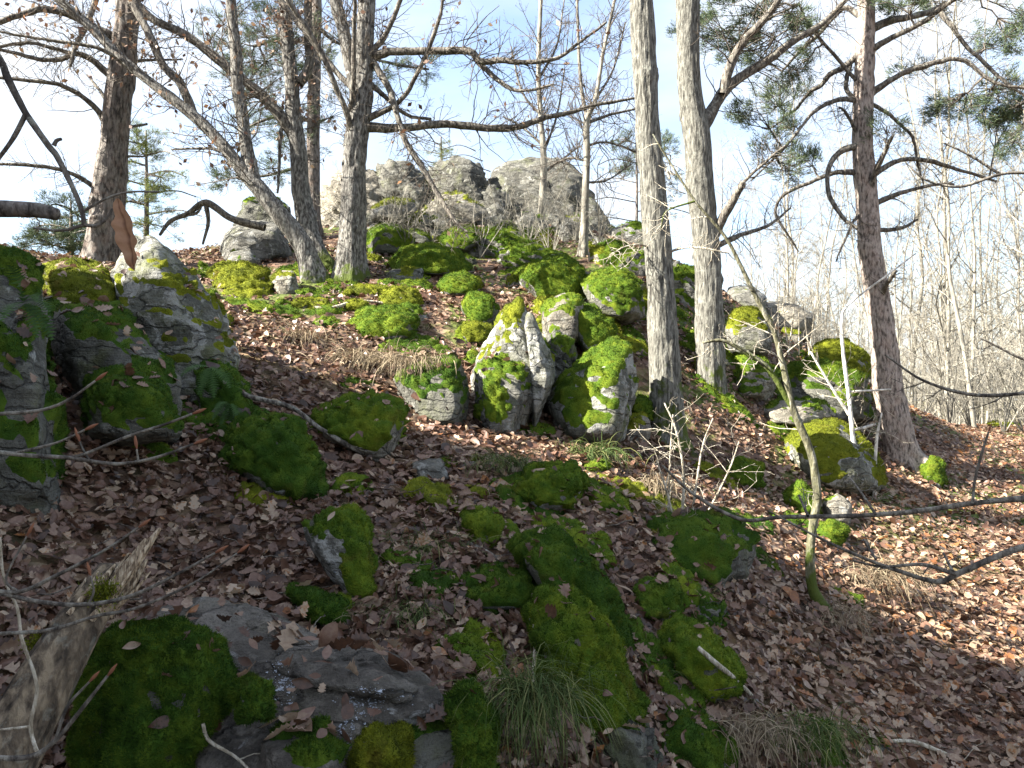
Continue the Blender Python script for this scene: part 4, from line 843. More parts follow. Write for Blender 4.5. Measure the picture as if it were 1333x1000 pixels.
# ------------------------------------------------------------------ the bare woods behind
def template(seed, height, r0):
    r0 *= .56
    rng = np.random.default_rng(seed); n = 9
    z = np.linspace(-.4, height, n); p = np.stack([np.cumsum(rng.normal(0, .10, n)), np.cumsum(rng.normal(0, .10, n)), z], 1); p -= [p[0, 0], p[0, 1], 0]
    c = catmull(np.column_stack([p, np.linspace(r0, r0 * .18, n)]), 4); V, T, h = tube(c[:, :3], c[:, 3], 8, .05, seed, knob=.08)
    tm = make_mesh('trunk', V, T, {'h': h * 0 + 3})
    out = []
    sprout(rng, out, c[:, :3], c[:, 3], 32, height * .28, 3, .24, .85, .0035, .12, 5, .2)
    V, T = batch_tubes([q[0] for q in out], [q[1] for q in out]); cm = make_mesh('crown', V, T, {'h': np.full(len(V), 3.)})
    for m_ in (tm, cm): m_.materials.append(M['forest'])
    return tm, cm
TPL = [template(200 + k, 9 + 1.1 * k % 5, .085 + .012 * (k % 4)) for k in range(8)]
wrng = np.random.default_rng(77)
def wood_tree(x, y, k, s, label, group):
    z = float(H(np.array([x]), np.array([y]))[0])
    r = thing('bare_tree', label, 'tree', (x, y, z), group); r.rotation_euler = (wrng.normal(0, .04), wrng.normal(0, .04), wrng.uniform(0, 6.28)); r.scale = (s, s, s)
    a, b = TPL[k % 8]; link('trunk', a, None, r); link('crown', b, None, r)
for i in range(84):
    d = 18 + 42 * (i / 84) ** 1.1; px = wrng.uniform(1185, 1400) if i % 3 else wrng.uniform(1010, 1190)
    if px < 1190: d = max(d, 24)
    x = (px - CX) / F_PX * d
    wood_tree(x, d, i, wrng.uniform(.75, 1.15), 'pale bare woodland tree beyond the reddish pine', 'bare woodland trees beyond the path')
for i in range(46):
    d = wrng.uniform(48, 85); x = (wrng.uniform(1080, 1400) - CX) / F_PX * d
    wood_tree(x, d, i, wrng.uniform(.8, 1.2), 'distant slender tree in the pale woods', 'distant trees of the pale woods')
for i in range(10):
    d = wrng.uniform(20, 34); x = (wrng.uniform(930, 1030) - CX) / F_PX * d
    wood_tree(x, d, i, wrng.uniform(.6, .8), 'bare tree rising behind the skyline rocks', 'bare trees behind the skyline rocks')
def bush_template(seed):
    rng = np.random.default_rng(seed); out = []
    for k in range(9):
        d = nrm(np.array([rng.normal(0, .35), rng.normal(0, .35), 1.])); p = np.array([d * t * rng.uniform(1.2, 2.6) + rng.normal(0, .05, 3) * t for t in np.linspace(0, 1, 5)])
        r = np.linspace(.014, .005, 5); out.append((p, r)); sprout(rng, out, p, r, 9, 1.0, 2, .2, .8, .003, .1, 5, .2)
    V, T = batch_tubes([q[0] for q in out], [q[1] for q in out]); m_ = make_mesh('bush', V, T, {'h': np.full(len(V), 3.)}); m_.materials.append(M['forest']); return m_
BT = [bush_template(700 + k) for k in range(4)]
for i in range(11):
    p = gp(470 + 31 * i, 318 + 9 * (i % 3)); o = link('dead_shrub', BT[i % 4], None, None, p); o.rotation_euler = (.1, .15 * (i % 3 - 1), i * 1.7); o.scale = (.62, .62, .5)
    tag(o, 'leafless dark brushwood under the summit rocks', 'shrub', 'brushwood below the summit')
for i in range(46):
    d = wrng.uniform(13, 40); x = (wrng.uniform(1180, 1380) if i % 2 else wrng.uniform(960, 1180)) ; d = d if x > 1180 else max(d, 17); x = (x - CX) / F_PX * d
    z = float(H(np.array([x]), np.array([d]))[0]); o = link('bare_shrub', BT[i % 4], None, None, (x, d, z - .05)); o.rotation_euler = (0, 0, wrng.uniform(0, 6.28)); o.scale = (1.1,) * 3
    tag(o, 'bare tangled shrub in the undergrowth of the pale woods', 'shrub', 'bare shrubs in the woods')
for i, (x, y) in enumerate([(-9.2, 8), (-10.5, 11.2), (-9.8, 9.4), (-12, 6.6), (-14, 10)]):  # trees out of view, added to throw dappled shade on the slope
    wood_tree(x, y, i, wrng.uniform(.8, 1.1), 'unseen bare tree added on the ridge to dapple the slope', 'unseen dapple trees on the side ridge')

# ------------------------------------------------------------------ saplings, shrub stems, near branches
def stem(name, label, cat, paths, D, mat, seed, twigs=10, L=.3, twmat=None, buds=False, group=None, dend=0.0, lv=2, rmin=.0012, sides=8):
    rng = np.random.default_rng(seed); rt = None; tw = []
    if D is None: D = gdepth(*paths[0][0][:2]); x0, y0, w0 = paths[0][0][:3]; paths[0].insert(0, (x0, y0 + 14, w0))
    for i, q in enumerate(paths):
        p, r = px_path(q, D, dend if i else dend, 7)
        if rt is None: rt = thing(name, label, cat, p[0], group); o = p[0]
        V, T, h = tube(p, r, sides, .04, seed + i, knob=.14)
        st_o = link('stem' if i == 0 else 'side_branch', make_mesh('stem', V - o, T, {'h': h}), M[mat], rt)
        if twigs: sprout(rng, tw, p, r, twigs, L, lv, .05, rmin=rmin)
        if buds:
            t = nrm(p[-1] - p[-3]); b = np.linspace(0, 1, 6)[:, None]
            bp = p[-1] + t * b * .030; br = .0036 * np.sin(np.linspace(.35, math.pi - .05, 6))
            V, T, h = tube(bp, br, 6, 0, 1, knob=0)
            link('bud', make_mesh('bud', V - o, T, {'rnd': np.linspace(.2, .9, len(V))}), M['bud'], st_o)
    if tw:
        for a, b in tw:
            V, T = batch_tubes([a], [b]); link('twig', make_mesh('twig', V - o, T, {'h': np.full(len(V), 3.)}), M[twmat or mat], rt)
    return rt
stem('sapling', 'thin curved sapling with mossy foot leaning over the path edge', 'sapling', [[(1076,800,22),(1058,766,15),(1055,712,12),(1062,662,12),(1064,640,12),(1055,588,11),(1033,534,10),(1020,480,8),(1008,433,7),(993,404,6.5),(975,368,6),(945,310,4.5),(905,262,3.5),(868,205,2.6),(850,175,1.8)],
   [(1030,528,8),(1000,480,7),(975,462,7),(943,444,5),(915,446,3)], [(905,262,3),(868,275,2),(860,300,1.5)]], None, 'moss_stem', 301, 14, .45, 'twig_pale')
stem('sapling', 'white barked sapling beside the yellow mossed boulder', 'sapling', [[(1119,640,7.5),(1112,588,6.2),(1105,516,5.6),(1098,462,5),(1096,412,4),(1110,392,2.6),(1150,362,2.6),(1192,330,1.8)], [(1105,540,4),(1083,505,3.5),(1055,458,2.5)], [(1107,510,3),(1160,507,2.5)], [(1110,560,4),(1128,556,4),(1140,552,3)]], None, 'birch', 302, 12, .5, 'twig_pale')
stem('sapling', 'short pale sapling just beside the white barked one', 'sapling', [[(1138,648,5),(1141,574,4),(1148,538,2.5)]], None, 'birch', 303, 10, .35, 'twig_pale')
for i, (pts, lab) in enumerate([([(886,690,4),(890,620,3.5),(880,560,3),(865,525,1.8)], 'pale shrub stem bending towards the first grey trunk'), ([(898,695,4),(905,640,3),(915,580,2.5),(928,545,1.5)], 'pale upright shrub stem in front of the second grey trunk'),
    ([(880,690,3),(868,640,2.5),(855,600,2)], 'short pale shrub stem with tangled twigs'), ([(908,690,3.5),(925,660,3),(950,610,2),(962,575,1.5)], 'slanting pale shrub stem over the moss wedge'), ([(870,680,2.5),(872,600,2),(876,540,1.5)], 'thread thin shrub stem at the mossy trunk foot')]):
    stem('shrub', lab, 'shrub', [pts], None, 'twig_pale', 310 + i, 13, .5, 'twig_pale', group='pale shrub stems by the grey trunks')
for i in range(7):
    x = 1000 + 9 * i + (i % 3) * 4; stem('shrub', 'thin dry shoot standing on the ledge beside the pine', 'shrub', [[(x, 462, 2.2), (x + (i % 3 - 1) * 5, 425, 1.8), (x + (i % 3 - 1) * 9, 392 - 6 * (i % 2), 1.1)]], 9.9, 'twig_pale', 330 + i, 5, .4, 'twig_pale', group='dry shoots on the ledge')
# near dark branches
stem('branch', 'dark low branch crossing the sunlit path', 'branch', [[(1420,642,9),(1333,649,8),(1260,656,7),(1180,667,6.5),(1100,672,6),(1020,673,5.5),(965,676,5),(905,645,4),(862,606,3)], [(1140,670,4),(1120,640,3),(1105,620,2)], [(1052,672,4),(1040,645,3)]], 2.6, 'limb', 341, 3, .15, 'limb', dend=.15)
stem('branch', 'reddish shoot rising from the low branch', 'branch', [[(1266,655,4),(1269,625,3.5),(1278,590,3.5),(1287,562,2.5)]], 2.6, 'limb', 342, 0, buds=True)
stem('branch', 'forked bowed branch above the shaded leaf path', 'branch', [[(1420,690,10),(1333,712,9),(1285,730,9),(1245,748,8),(1218,757,7),(1160,740,5),(1100,716,4),(1050,692,3),(1000,665,2)], [(1245,748,6),(1200,735,5),(1150,738,3.5),(1110,730,2.5)], [(1240,744,4),(1228,720,3)], [(1140,728,3.5),(1125,702,2.5)]], 2.4, 'limb', 343, 3, .14, 'limb', dend=.1)
stem('branch', 'thin dark branch sagging across the pine foot', 'branch', [[(1420,505,5),(1333,512,5),(1290,515,5),(1249,511,4.5),(1199,494,3.5),(1152,462,2.5)]], 2.5, 'limb', 344, 4, .2, 'limb')
stem('branch', 'short dark twig end against the pale woods', 'branch', [[(1400,490,4),(1333,468,3.5),(1300,452,3),(1276,440,2)]], 2.5, 'limb', 345, 2, .1, 'limb')
stem('branch', 'forked dark twig hanging before the bare woods', 'branch', [[(1400,224,5),(1340,225,4.5),(1302,227,4),(1250,243,4),(1207,235,3),(1185,218,2)], [(1302,227,4),(1262,202,3.5),(1226,185,2)]], 2.5, 'limb', 346, 3, .12, 'limb')
stem('branch', 'near black twig with a fork and a curled dry leaf', 'branch', [[(-40,20,11),(0,78,10),(10,102,10),(32,145,9),(62,188,8),(76,207,8),(95,245,7),(107,276,6.5),(109,293,6)], [(33,150,7),(16,182,6),(-6,212,5)], [(70,190,6),(74,183,5),(80,181,4)], [(109,293,5),(80,300,4),(44,297,3)], [(109,293,5),(128,293,4.5),(142,280,4),(146,272,3)], [(110,274,4),(140,258,3.5),(170,250,3),(207,250,2)]], 1.25, 'limb', 347, 0)
stem('branch', 'thick sawn branch end jutting from the picture edge', 'branch', [[(-160,262,26),(-60,270,25),(0,272,24),(50,274,21),(74,279,17)]], 3.4, 'pine', 348, 0, sides=14)
stem('branch', 'gnarled dead branch lying on the skyline beside the grey boulder', 'branch', [[(345,296,10),(318,290,10),(296,282,9),(268,264,9),(245,278,7),(222,288,6),(208,306,4)], [(268,266,7),(271,290,5),(264,318,3)], [(240,280,5),(255,278,4),(262,270,3)]], 10.3, 'limb', 349, 5, .3, 'limb')
TW = [([[(-30,585,6),(36,593,6),(90,596,5.5),(151,604,5),(202,596,4),(252,578,3)], [(90,597,4.5),(119,588,4),(162,570,4),(216,552,3.5),(250,539,3)], [(18,590,4),(72,577,3.5),(110,560,3)], [(118,602,3.5),(108,585,3),(104,575,2.5)], [(180,600,3),(178,585,2.5)]], 'dark budded twig in front of the big dark boulder'),
      ([[(-30,540,5),(0,539,5),(54,534,4.5),(90,520,4),(124,496,3)]], 'upper budded twig crossing the big dark boulder'),
      ([[(-30,765,6),(22,771,6),(72,750,5),(137,716,4),(180,687,3)], [(0,772,6),(54,784,6),(115,787,6),(173,775,5),(230,748,4),(280,720,3)], [(22,770,4),(8,752,3),(35,698,2.5)], [(115,787,4),(122,770,3),(118,750,2.5)]], 'forked budded twig passing over the broken log'),
      ([[(-30,826,5),(0,825,5),(65,820,5),(126,802,4.5),(180,791,4),(252,759,3),(309,720,2)]], 'long thin budded twig reaching past the broken log'),
      ([[(-30,985,7),(36,986,7),(72,964,6),(108,921,5),(140,880,3.5)], [(72,964,5),(88,920,4),(116,888,3)]], 'dark twig curving up from the bottom edge by the log'),]
for i, (q, lab) in enumerate(TW): stem('twig', lab, 'twig', q, 1.55, 'limb', 351 + i, 0, buds=True)
stem('twig', 'pale crooked upright twig beside the broken log', 'twig', [[(50,985,5),(40,946,5),(48,892,4.5),(29,834,4.5),(22,791,4),(5,752,3.5),(0,700,3)], [(40,946,4),(0,950,3)]], 1.6, 'twig_pale', 358, 0)

# curled dry leaf on the near twig
def curled_leaf():
    n, k = 22, 9
    V = []
    for i in range(n):
        s = i / (n - 1); w = .0195 * math.sin(math.pi * (s * .95 + .03)) ** 1.1
        c = P(152 + 22 * s ** 1.3 + 6 * math.sin(s * 3), 258 + 93 * s, 1.24)
        for j in range(k):
            u = j / (k - 1) * 2 - 1; V.append(c + np.array([u * w * (.62 if u > 0 else .95) + .002 * math.sin(23 * s) * u, -.006 * abs(u) * math.sin(math.pi * s) + .0022 * math.sin(26 * s + 3 * abs(u)), u * w * .28 + .004 * math.sin(9 * s) * u]))
    V = np.array(V); idx = np.arange(n * k).reshape(n, k)
    T = np.stack([idx[:-1, :-1], idx[:-1, 1:], idx[1:, 1:], idx[1:, :-1]], -1).reshape(-1, 4)
    o = link('dry_leaf', make_mesh('dry_leaf', V - V[0], T, {'rnd': np.array([.75 - .55 * (j == k // 2) - .10 * (i % 2) - .25 * (i > n * .8) for i in range(n) for j in range(k)])}), M['dry_leaf'], None, V[0])
    tag(o, 'curled orange brown leaf hanging from the near black twig', 'leaf')
curled_leaf()

# broken log
def log():
    a = [P(-10, 1010, 1.95), P(35, 930, 2.02), P(80, 850, 2.1), P(118, 790, 2.18), P(150, 745, 2.25)]
    c = catmull(np.column_stack([a, [.084, .077, .067, .057, .046]]), 14)
    root = thing('broken_log', 'snapped dead log with splintered pale end leaning by the moss mat', 'log', c[0, :3])
    V, T, h = tube(c[:, :3], c[:, 3], 56, .14, 5, True, (9, .5), knob=.10)
    link('bark', make_mesh('bark', V - c[0, :3], T, {'h': h + 1}), M['log'], root)
    for i, (x0, y0, x1, y1, w, dd) in enumerate([(120,800,208,688,.030,0), (105,808,190,702,.028,.03), (130,800,178,716,.026,.05), (95,800,150,735,.022,-.02), (85,805,112,752,.014,-.03), (140,800,192,728,.022,.06), (70,820,100,768,.012,-.02), (112,800,200,706,.014,.00), (128,790,205,694,.010,.02), (98,806,168,720,.012,.02), (118,806,172,742,.013,-.05), (60,835,92,786,.012,-.04), (90,800,128,744,.010,-.05), (150,790,196,744,.010,.05)]):
        q = catmull([P(x0, y0, 2.16 + dd), P((x0 + x1) / 2 + 3, (y0 + y1) / 2, 2.18 + dd), P(x1, y1, 2.21 + dd)], 10)
        r = w * np.linspace(1, .10, len(q)) ** .8
        V, T, h = tube(q, r, 16, .45, 40 + i, bark_scale=(9, .12), knob=.2); link('splinter', make_mesh('splinter', V - c[0, :3], T, {'h': h}), M['wood'], root)
    g = Geo(); lr = np.random.default_rng(9)
    for (x, y, r_, n) in ((135, 772, .028, 900), (48, 840, .025, 500)):
        q = P(x, y, 2.12) + lr.normal(0, r_ * .55, (n, 3)); bV, bT = blades(q, lr.normal(0, .4, (n, 3)) + [0, -.4, .8], lr.uniform(.006, .013, n), np.full(n, .0022), lr); g.add(bV - c[0, :3], bT, rnd=np.repeat(lr.uniform(0, 1, n), 3))
    g.obj('moss', M['moss_gold'], root)
log()

# sticks on the ground
ST = [([(288,496,6),(324,516,7),(378,530,6),(414,556,6),(450,578,7),(492,600,5)], 'long grey stick lying between the moss dome and the hooded boulder', 4.85, 'limb', 4),
 ([(596,703,7),(629,716,6),(665,741,5),(704,779,4)], 'dark forked stick lying beside the long mossy hump', 3.55, 'limb', 3),
 ([(692,806,7),(699,825,8),(697,856,8),(694,905,7)], 'lichen spotted stick standing against the tall mossy rock', 2.85, 'twig_pale', 1),
 ([(712,940,8),(728,972,9),(745,1010,9)], 'pale stick end poking out under the hanging grass', 2.4, 'twig_pale', 0),
 ([(816,788,5),(834,824,6),(846,850,6),(857,876,5)], 'short dark stick between the mossy rocks', 3.6, 'limb', 1),
 ([(909,843,6),(935,866,7),(961,888,6),(985,912,4)], 'bare grey stick lying over the mossed rock', 3.35, 'twig_pale', 1),
 ([(607,602,8),(640,612,9),(674,622,7)], 'short thick dark stick near the low moss cushion', 4.85, 'limb', 0),
 ([(1150,965,4),(1185,965,5),(1215,975,6),(1250,992,6),(1290,1015,5)], 'pale curved stick in dead leaves at the path corner', 3.6, 'twig_pale', 2),
 ([(264,942,5),(272,964,5),(306,985,4),(330,1008,4)], 'pale crooked twig below the moss mat', 1.95, 'twig_pale', 3),
 ([(1004,930,5),(1025,965,5),(1052,1005,6)], 'thin brown stick at the grassy moss mound', 3.2, 'limb', 1),
 ([(385,395,5),(425,402,5),(470,392,4),(520,398,3)], 'bleached stick beside the flat pale slab', 7.5, 'twig_pale', 3),
 ([(738,432,5),(745,412,5),(752,402,4),(764,395,3)], 'bleached root end hanging by the white stone', 7.7, 'twig_pale', 5),]
near_V, near_T, _n0 = [], [], 0
for V, T in NEAR_BVH: near_V.append(V); near_T.append(T + _n0); _n0 += len(V)
bvh = BVHTree.FromPolygons(np.concatenate(near_V).tolist(), np.concatenate(near_T).tolist())
def surf(px, py):
    py = min(py, 995); g_ = gdepth(px, py) or 12; w = Vector(P(px, py, 1.0)) - Vector((0, 0, CAM_Z)); ht = bvh.ray_cast(Vector((0, 0, CAM_Z)), w.normalized(), 14)
    return min(g_, ht[0].y) if ht[0] is not None else g_
for i, (q, lab, D, m, tw) in enumerate(ST):
    sd = [surf(a[0], a[1]) for a in q]; ts = np.linspace(0, 1, len(q))
    dd = [min(sd[0] * (1 - t) + sd[-1] * t, a) - .025 for t, a in zip(ts, sd)]; dd = [a - (.05 if i == 5 else 0) for a in dd]
    q = [(a[0], a[1], a[2], d - D) for a, d in zip(q, dd)]
    stem('stick', lab, 'stick', [q], D, m, 371 + i, tw, .25, m, lv=1)

# ------------------------------------------------------------------ grass, ferns, snow grains
def tuft(name, label, px, py, D, n, L, mat, seed, spread=.12, droop=1.0, dirn=(0, -.5, 0), wd=.0016):
    rng = np.random.default_rng(seed); D = D or gdepth(px, py); c = P(px, py, D)
    b = c + rng.normal(0, 1, (n, 3)) * np.array([spread, spread * .6, spread * .15])
    d = nrm(rng.normal(0, .55, (n, 3)) + np.array([0, 0, .8]) + np.array(dirn) * .6)
    ln = L * rng.uniform(.45, 1.1, n); K = 6; pp = [b]; dd = d.copy()
    for k in range(K - 1):
        dd = nrm(dd + np.array([0, 0, -.34 * droop]) + np.array(dirn) * .12 + rng.normal(0, .06, (n, 3))); pp.append(pp[-1] + dd * (ln / (K - 1))[:, None])
    p = np.stack(pp, 1); s = nrm(np.cross(nrm(p[:, -1] - p[:, 0]), np.array([0, .3, 1.]) + rng.normal(0, .5, (n, 3))))
    w = np.array([1, 1, .9, .75, .5, .1]) * max(wd, .45 * D / F_PX); V = np.stack([p - s[:, None] * w[None, :, None], p + s[:, None] * w[None, :, None]], 2).reshape(-1, 3)
    i = (np.arange(n) * K * 2)[:, None] + np.arange(K - 1)[None] * 2
    T = np.stack([i, i + 1, i + 3, i + 2], -1).reshape(-1, 4)
    o = link(name, make_mesh(name, V - c, T, {'rnd': np.repeat(np.clip(rng.normal(.5, .28, n), 0, 1), K * 2)}), M[mat], None, c)
    return tag(o, label, 'grass', None)
tuft('grass_tuft', 'grey dead grass hanging over the leaf bank under the pale slab', 385, 446, 6.9, 520, .42, 'dry_grass', 401, .14, 1.5)
tuft('grass_tuft', 'second dead grass fringe on the bank nearer the overhanging rock', 470, 470, 6.6, 420, .38, 'dry_grass', 402, .16, 1.5)
tuft('grass_tuft', 'dead grass wisp at the foot of the white lichen face', 345, 470, 6.3, 260, .3, 'dry_grass', 403, .1, 1.4)
tuft('grass_tuft', 'thin green grass tuft among leaves in mid hollow', 555, 715, 3.8, 420, .22, 'grass', 404, .10, 1.3)
tuft('grass_tuft', 'large green tuft hanging over the bottom ledge', 695, 905, 2.6, 620, .30, 'grass', 405, .07, 1.3)
tuft('grass_tuft', 'short green grass in front of the dark ragged moss', 530, 800, 3.2, 260, .16, 'grass', 406, .08, 1.2)
tuft('grass_tuft', 'olive grass tuft below the blocky boulder', 770, 590, 5.9, 420, .26, 'grass', 407, .12, 1.4)
tuft('grass_tuft', 'small straw coloured grass ball at the mossy trunk foot', 852, 632, 5.6, 300, .2, 'dry_grass', 408, .06, 1.4)
tuft('grass_tuft', 'sunlit straw grass tuft at the side of the leaf path', 1150, 745, 5.7, 420, .3, 'dry_grass', 409, .14, 1.3, (.4, -.4, 0))
tuft('grass_tuft', 'dry grass beside the grassy moss mound', 985, 950, 3.25, 320, .24, 'dry_grass', 410, .10, 1.4)
tuft('grass_tuft', 'green grass falling over the mound at the bottom', 1060, 950, 3.3, 380, .2, 'grass', 411, .10, 1.5)
tuft('grass_tuft', 'dry grass with moss on top of the dark overhanging rock', 540, 470, 6.1, 300, .26, 'dry_grass', 412, .12, 1.5)
tuft('grass_tuft', 'green grass blades behind the low moss cushion', 655, 600, 5.0, 260, .2, 'grass', 413, .1, 1.3)
tuft('grass_tuft', 'straw grass in the sun by the shrub stems', 915, 690, 5.8, 260, .24, 'dry_grass', 414, .14, 1.2)
tuft('grass_tuft', 'faint dry grass below the thin sapling', 1090, 800, 4.9, 240, .22, 'dry_grass', 415, .14, 1.3)

grng = np.random.default_rng(19)
for i in range(26):
    x, y = grng.uniform(430, 1010), grng.uniform(590, 960)
    if i % 3 == 0: x, y = grng.uniform(500, 860), grng.uniform(340, 470)
    tuft('grass_tuft', 'small grass tuft poking through the dead leaves', x, y, None, 70, grng.uniform(.10, .2), 'grass' if i % 2 else 'dry_grass', 440 + i, .05, 1.2)['group'] = 'small grass tufts in the leaves'
def fern(label, px, py, D, n, L, seed, aim):
    rng = np.random.default_rng(seed); c = P(px, py, D); rt = thing('fern', label, 'fern', c)
    for k in range(n):
        d = nrm(np.array(aim) + rng.normal(0, .5, 3)); p = [np.zeros(3)]
        for i in range(13): d = nrm(d + np.array([0, -.02, -.10])); p.append(p[-1] + d * L / 13)
        p = np.array(p); V, T = [], []
        for i in range(1, 14):
            s = nrm(np.cross(p[i] - p[i - 1], np.array([0, -.6, .8]))); w = L * .20 * math.sin(math.pi * (.12 + .86 * i / 14)); t_ = nrm(p[i] - p[i - 1])
            for sg in (1, -1): k0 = len(V); V += [p[i] - t_ * .007, p[i] + t_ * .007, p[i] + s * sg * w + t_ * w * .35]; T.append([k0, k0 + 1, k0 + 2])
        link('frond', make_mesh('frond', np.array(V), np.array(T), {'rnd': rng.uniform(0, 1, len(V))}), M['fern'], rt)
fern('small fern on the big dark boulder', 30, 395, 3.25, 6, .2, 421, (.3, -.6, -.1)); fern('little fern growing from the mossy rock shelf', 272, 478, 4.7, 6, .2, 422, (-.1, -.5, -.4)); fern('tiny fern under the mossy rock shelf', 300, 525, 4.7, 5, .16, 423, (.3, -.5, .1))

def snow(label, px, py, D, rx, ry, n, seed):
    rng = np.random.default_rng(seed); c = P(px, py, D); g = Geo(); base = np.array([[1,1,1],[-1,-1,1],[-1,1,-1],[1,-1,-1]], float); tt = np.array([[0,1,2],[0,3,1],[0,2,3],[1,3,2]])
    m = D / F_PX; cl = rng.normal(0, .6, (14, 2)); off = cl[rng.integers(0, 14, n)] + rng.normal(0, .12, (n, 2)) * rng.exponential(1, (n, 1))
    for k in range(n):
        w = Vector(P(px + off[k, 0] * rx, py + off[k, 1] * ry, D)) - Vector((0, 0, CAM_Z)); ht = bvh.ray_cast(Vector((0, 0, CAM_Z)), w.normalized(), 6)
        if ht[0] is None or abs(ht[0].y - D) > .6: continue
        q = np.array(ht[0]) + [0, 0, .002]; g.add(q - c + base * np.array([1.3, 1.3, .6]) * .0007 * rng.lognormal(.3, .5) * rng.uniform(.7, 1.3, 3), tt, rnd=rng.random())
    if not g.n: return
    o = g.obj('snow', M['snow'], None, smooth=False); o.location = c; o['kind'] = 'stuff'; o['label'] = label

# ------------------------------------------------------------------ fallen leaves
def leaf_shape(kind, rng):
    """lobed oak leaf or oval leaf, curled; unit length about 1"""
    n = 11
    s = np.linspace(0, 1, n)
    if kind: w = .27 * np.sin(math.pi * np.clip(s * .9 + .06, 0, 1)) ** .8 * np.array([.25, .55, 1.15, .62, 1.3, .68, 1.3, .7, 1.2, .75, .3]) * rng.uniform(.85, 1.15, n)
    else: w = .25 * np.sin(math.pi * np.clip(s * .94 + .03, 0, 1))
    cu, cv = rng.uniform(-.8, 2.4), rng.uniform(-1.1, 1.1); z = cu * .35 * (s - .5) ** 2 + cv * .12 * np.sin(5 * s)
    tw = rng.normal(0, .3)
    mid = np.stack([0 * s, s - .5, z], 1)
    lft = np.stack([-w, s - .5 + .05, z + w * rng.uniform(-.45, 1.1) + w * tw], 1); rgt = np.stack([w, s - .5 + .05, z + w * rng.uniform(-.45, 1.1) - w * tw], 1)
    V = np.concatenate([mid, lft, rgt]); T = []
    for i in range(n - 1): T += [[i, i + 1, n + i + 1], [i, n + i + 1, n + i], [i, 2 * n + i, 2 * n + i + 1], [i, 2 * n + i + 1, i + 1]]
    return V, np.array(T)
lrng = np.random.default_rng(33)
SH = [leaf_shape(k % 3 != 0, lrng) for k in range(10)]
def simple(k):
    V, T = SH[k]; keep = [0, 5, 10, 11 + 2, 11 + 6, 11 + 8, 22 + 2, 22 + 6, 22 + 8]
    v = V[keep]; return v, np.array([[0,1,4],[0,4,3],[1,2,5],[1,5,4],[0,6,7],[0,7,1],[1,7,8],[1,8,2]])
SL = [simple(k) for k in range(10)]

N_L = 140000
yy = 1.5 + 20.5 * lrng.random(N_L) ** 1.15; xx = lrng.uniform(-.72, .74, N_L) * yy + lrng.normal(0, .1, N_L)
zz = H(xx, yy); e = .05; on_rock = np.zeros(N_L, bool); rock_ok = np.ones(N_L, bool); rn = np.zeros((N_L, 3))
for i in np.nonzero(yy < 6.6)[0]:
    ht = bvh.ray_cast(Vector((xx[i], yy[i], 5.0)), Vector((0, 0, -1)))
    if ht[0] is not None and zz[i] < ht[0].z < zz[i] + .65:
        if abs(ht[1].z) > .55 and lrng.random() < .10: on_rock[i] = True; rn[i] = ht[1]; zz[i] = ht[0].z + .012
gxn = (H(xx + e, yy) - H(xx - e, yy)) / (2 * e); gyn = (H(xx, yy + e) - H(xx, yy - e)) / (2 * e)
nn = nrm(np.stack([-gxn, -gyn, np.ones(N_L)], 1))
nn[on_rock] = nrm(rn[on_rock]); nn = nrm(nn + lrng.normal(0, .38, (N_L, 3)))
qp = np.stack([xx, yy, zz + lrng.uniform(.003, .045, N_L)], 1)
# fewer leaves in mossy patches of the knoll
keep = (fbm(np.stack([xx * .9, yy * .9, 0 * xx], 1), 3, 90) > -.08) * (yy > 7.5) * (xx < 1.7) * .86 < lrng.random(N_L)
keep &= rock_ok; ppx, ppy = to_px(qp); keep &= (ppx > -40) & (ppx < 1375) & (ppy < 1040)
xx, yy, zz, nn, qp, ppx, ppy = [a[keep] for a in (xx, yy, zz, nn, qp, ppx, ppy)]
n = len(xx); ang = lrng.uniform(0, 2 * math.pi, n); size = np.clip(.053 * lrng.lognormal(0, .32, n), .026, .095) * (1 + .1 * np.clip((yy - 6) / 10, 0, 1))
tone = np.clip(lrng.beta(1.5, 1.5, n) * .88 + (lrng.random(n) > .9) * .2, 0, 1)
sun_tint = np.clip((xx - .30 * yy) * .22, -.06, .15); tone = np.clip(tone + sun_tint + .22 * fbm(qp * 1.7, 4, 61) - .16 * (lrng.random(n) < .2) , 0, 1); tone = np.where(lrng.random(n) < .07, .80, tone)  # leaf tone lifted towards the path side as painted sunlight
ux = nrm(np.cross(nn, np.stack([np.cos(ang), np.sin(ang), 0 * ang], 1))); uy = np.cross(nn, ux)
kind = lrng.integers(0, 10, n)
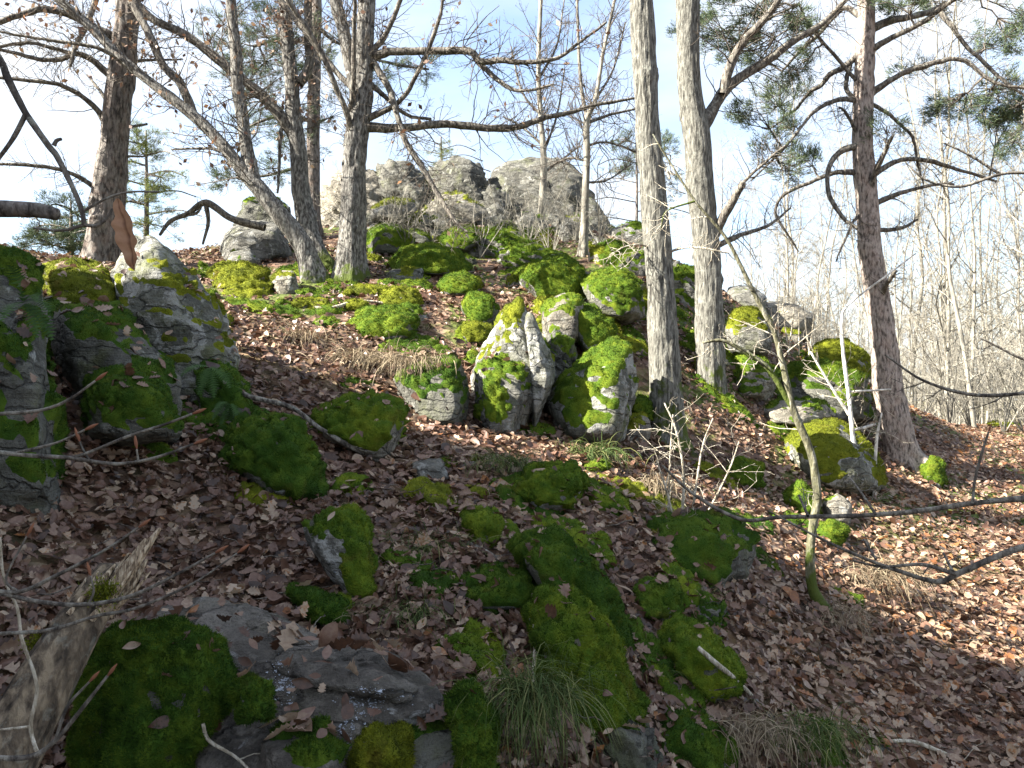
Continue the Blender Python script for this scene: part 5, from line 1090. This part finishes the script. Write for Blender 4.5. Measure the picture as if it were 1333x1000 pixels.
# the 300 that show largest become leaf objects of their own
cand = np.argsort(yy); pick = []
camv = Vector((0, 0, CAM_Z))
for i in cand:
    if not (15 < ppx[i] < 1318 and ppy[i] < 985): continue
    v = Vector(qp[i]) - camv; L = v.length
    h = bvh.ray_cast(camv, v.normalized(), L - .02)
    if h[0] is None: pick.append(i)
    if len(pick) >= 296: break
pick = np.array(pick); picked = np.zeros(n, bool); picked[pick] = True
variants = []
for k in range(10):
    for tcol in (.12, .3, .45, .58, .72, .95):
        V, T = SH[k]; m_ = make_mesh('leaf', V, T, {'rnd': np.full(len(V), tcol)}); m_.materials.append(M['leaf']); variants.append((k, tcol, m_))
from mathutils import Matrix
for i in pick:
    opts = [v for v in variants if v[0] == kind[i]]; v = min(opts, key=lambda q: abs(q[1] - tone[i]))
    o = bpy.data.objects.new('leaf', v[2]); COL.objects.link(o); o.parent = ground
    s = size[i] * 1.05
    R = np.stack([ux[i], uy[i], nn[i]], 1) * s; mt = np.eye(4); mt[:3, :3] = R; mt[:3, 3] = qp[i] + np.array([0, 0, .012])
    o.matrix_local = Matrix(mt.tolist())
g = Geo()
for k in range(10):
    for near in (True, False):
        m_ = (kind == k) & ~picked & ((yy < 4.5) == near)
        if not m_.any(): continue
        V, T = (SH if near else SL)[k]; c = int(m_.sum())
        A = qp[m_][:, None] + (V[None, :, 0:1] * ux[m_][:, None] + V[None, :, 1:2] * uy[m_][:, None] + V[None, :, 2:3] * nn[m_][:, None]) * size[m_][:, None, None]
        TT = (np.arange(c) * len(V))[:, None, None] + T[None]
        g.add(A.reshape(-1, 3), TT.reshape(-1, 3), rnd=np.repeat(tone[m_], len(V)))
tw = []
for _ in range(520):
    i = lrng.integers(0, n); a = lrng.uniform(0, 6.28); L = lrng.uniform(.04, .2); d = np.array([math.cos(a), math.sin(a), lrng.normal(0, .15)])
    p = qp[i] + np.array([0, 0, .02]) + np.outer(np.linspace(0, L, 5), d) + lrng.normal(0, .006, (5, 3)); tw.append((p, np.linspace(.0034, .0018, 5) * lrng.uniform(.6, 1.3)))
V, T = batch_tubes([q[0] for q in tw], [q[1] for q in tw], 4); gt = Geo(); gt.add(V, T, h=3.0); to = gt.obj('twig_litter', M['twig'], ground); to['kind'] = 'stuff'
lo = g.obj('leaf_litter', M['leaf'], ground); lo['kind'] = 'stuff'

snow('snow grains in a hollow of the grey slab', 368, 892, 2.32, 26, 18, 420, 431); snow('snow grains on the block at the slab end', 480, 915, 2.33, 34, 14, 420, 432); snow('snow grains at the dark block face', 455, 940, 2.3, 14, 26, 200, 433); snow('melting snow grains by the small capped stone', 430, 742, 3.4, 40, 10, 160, 434)
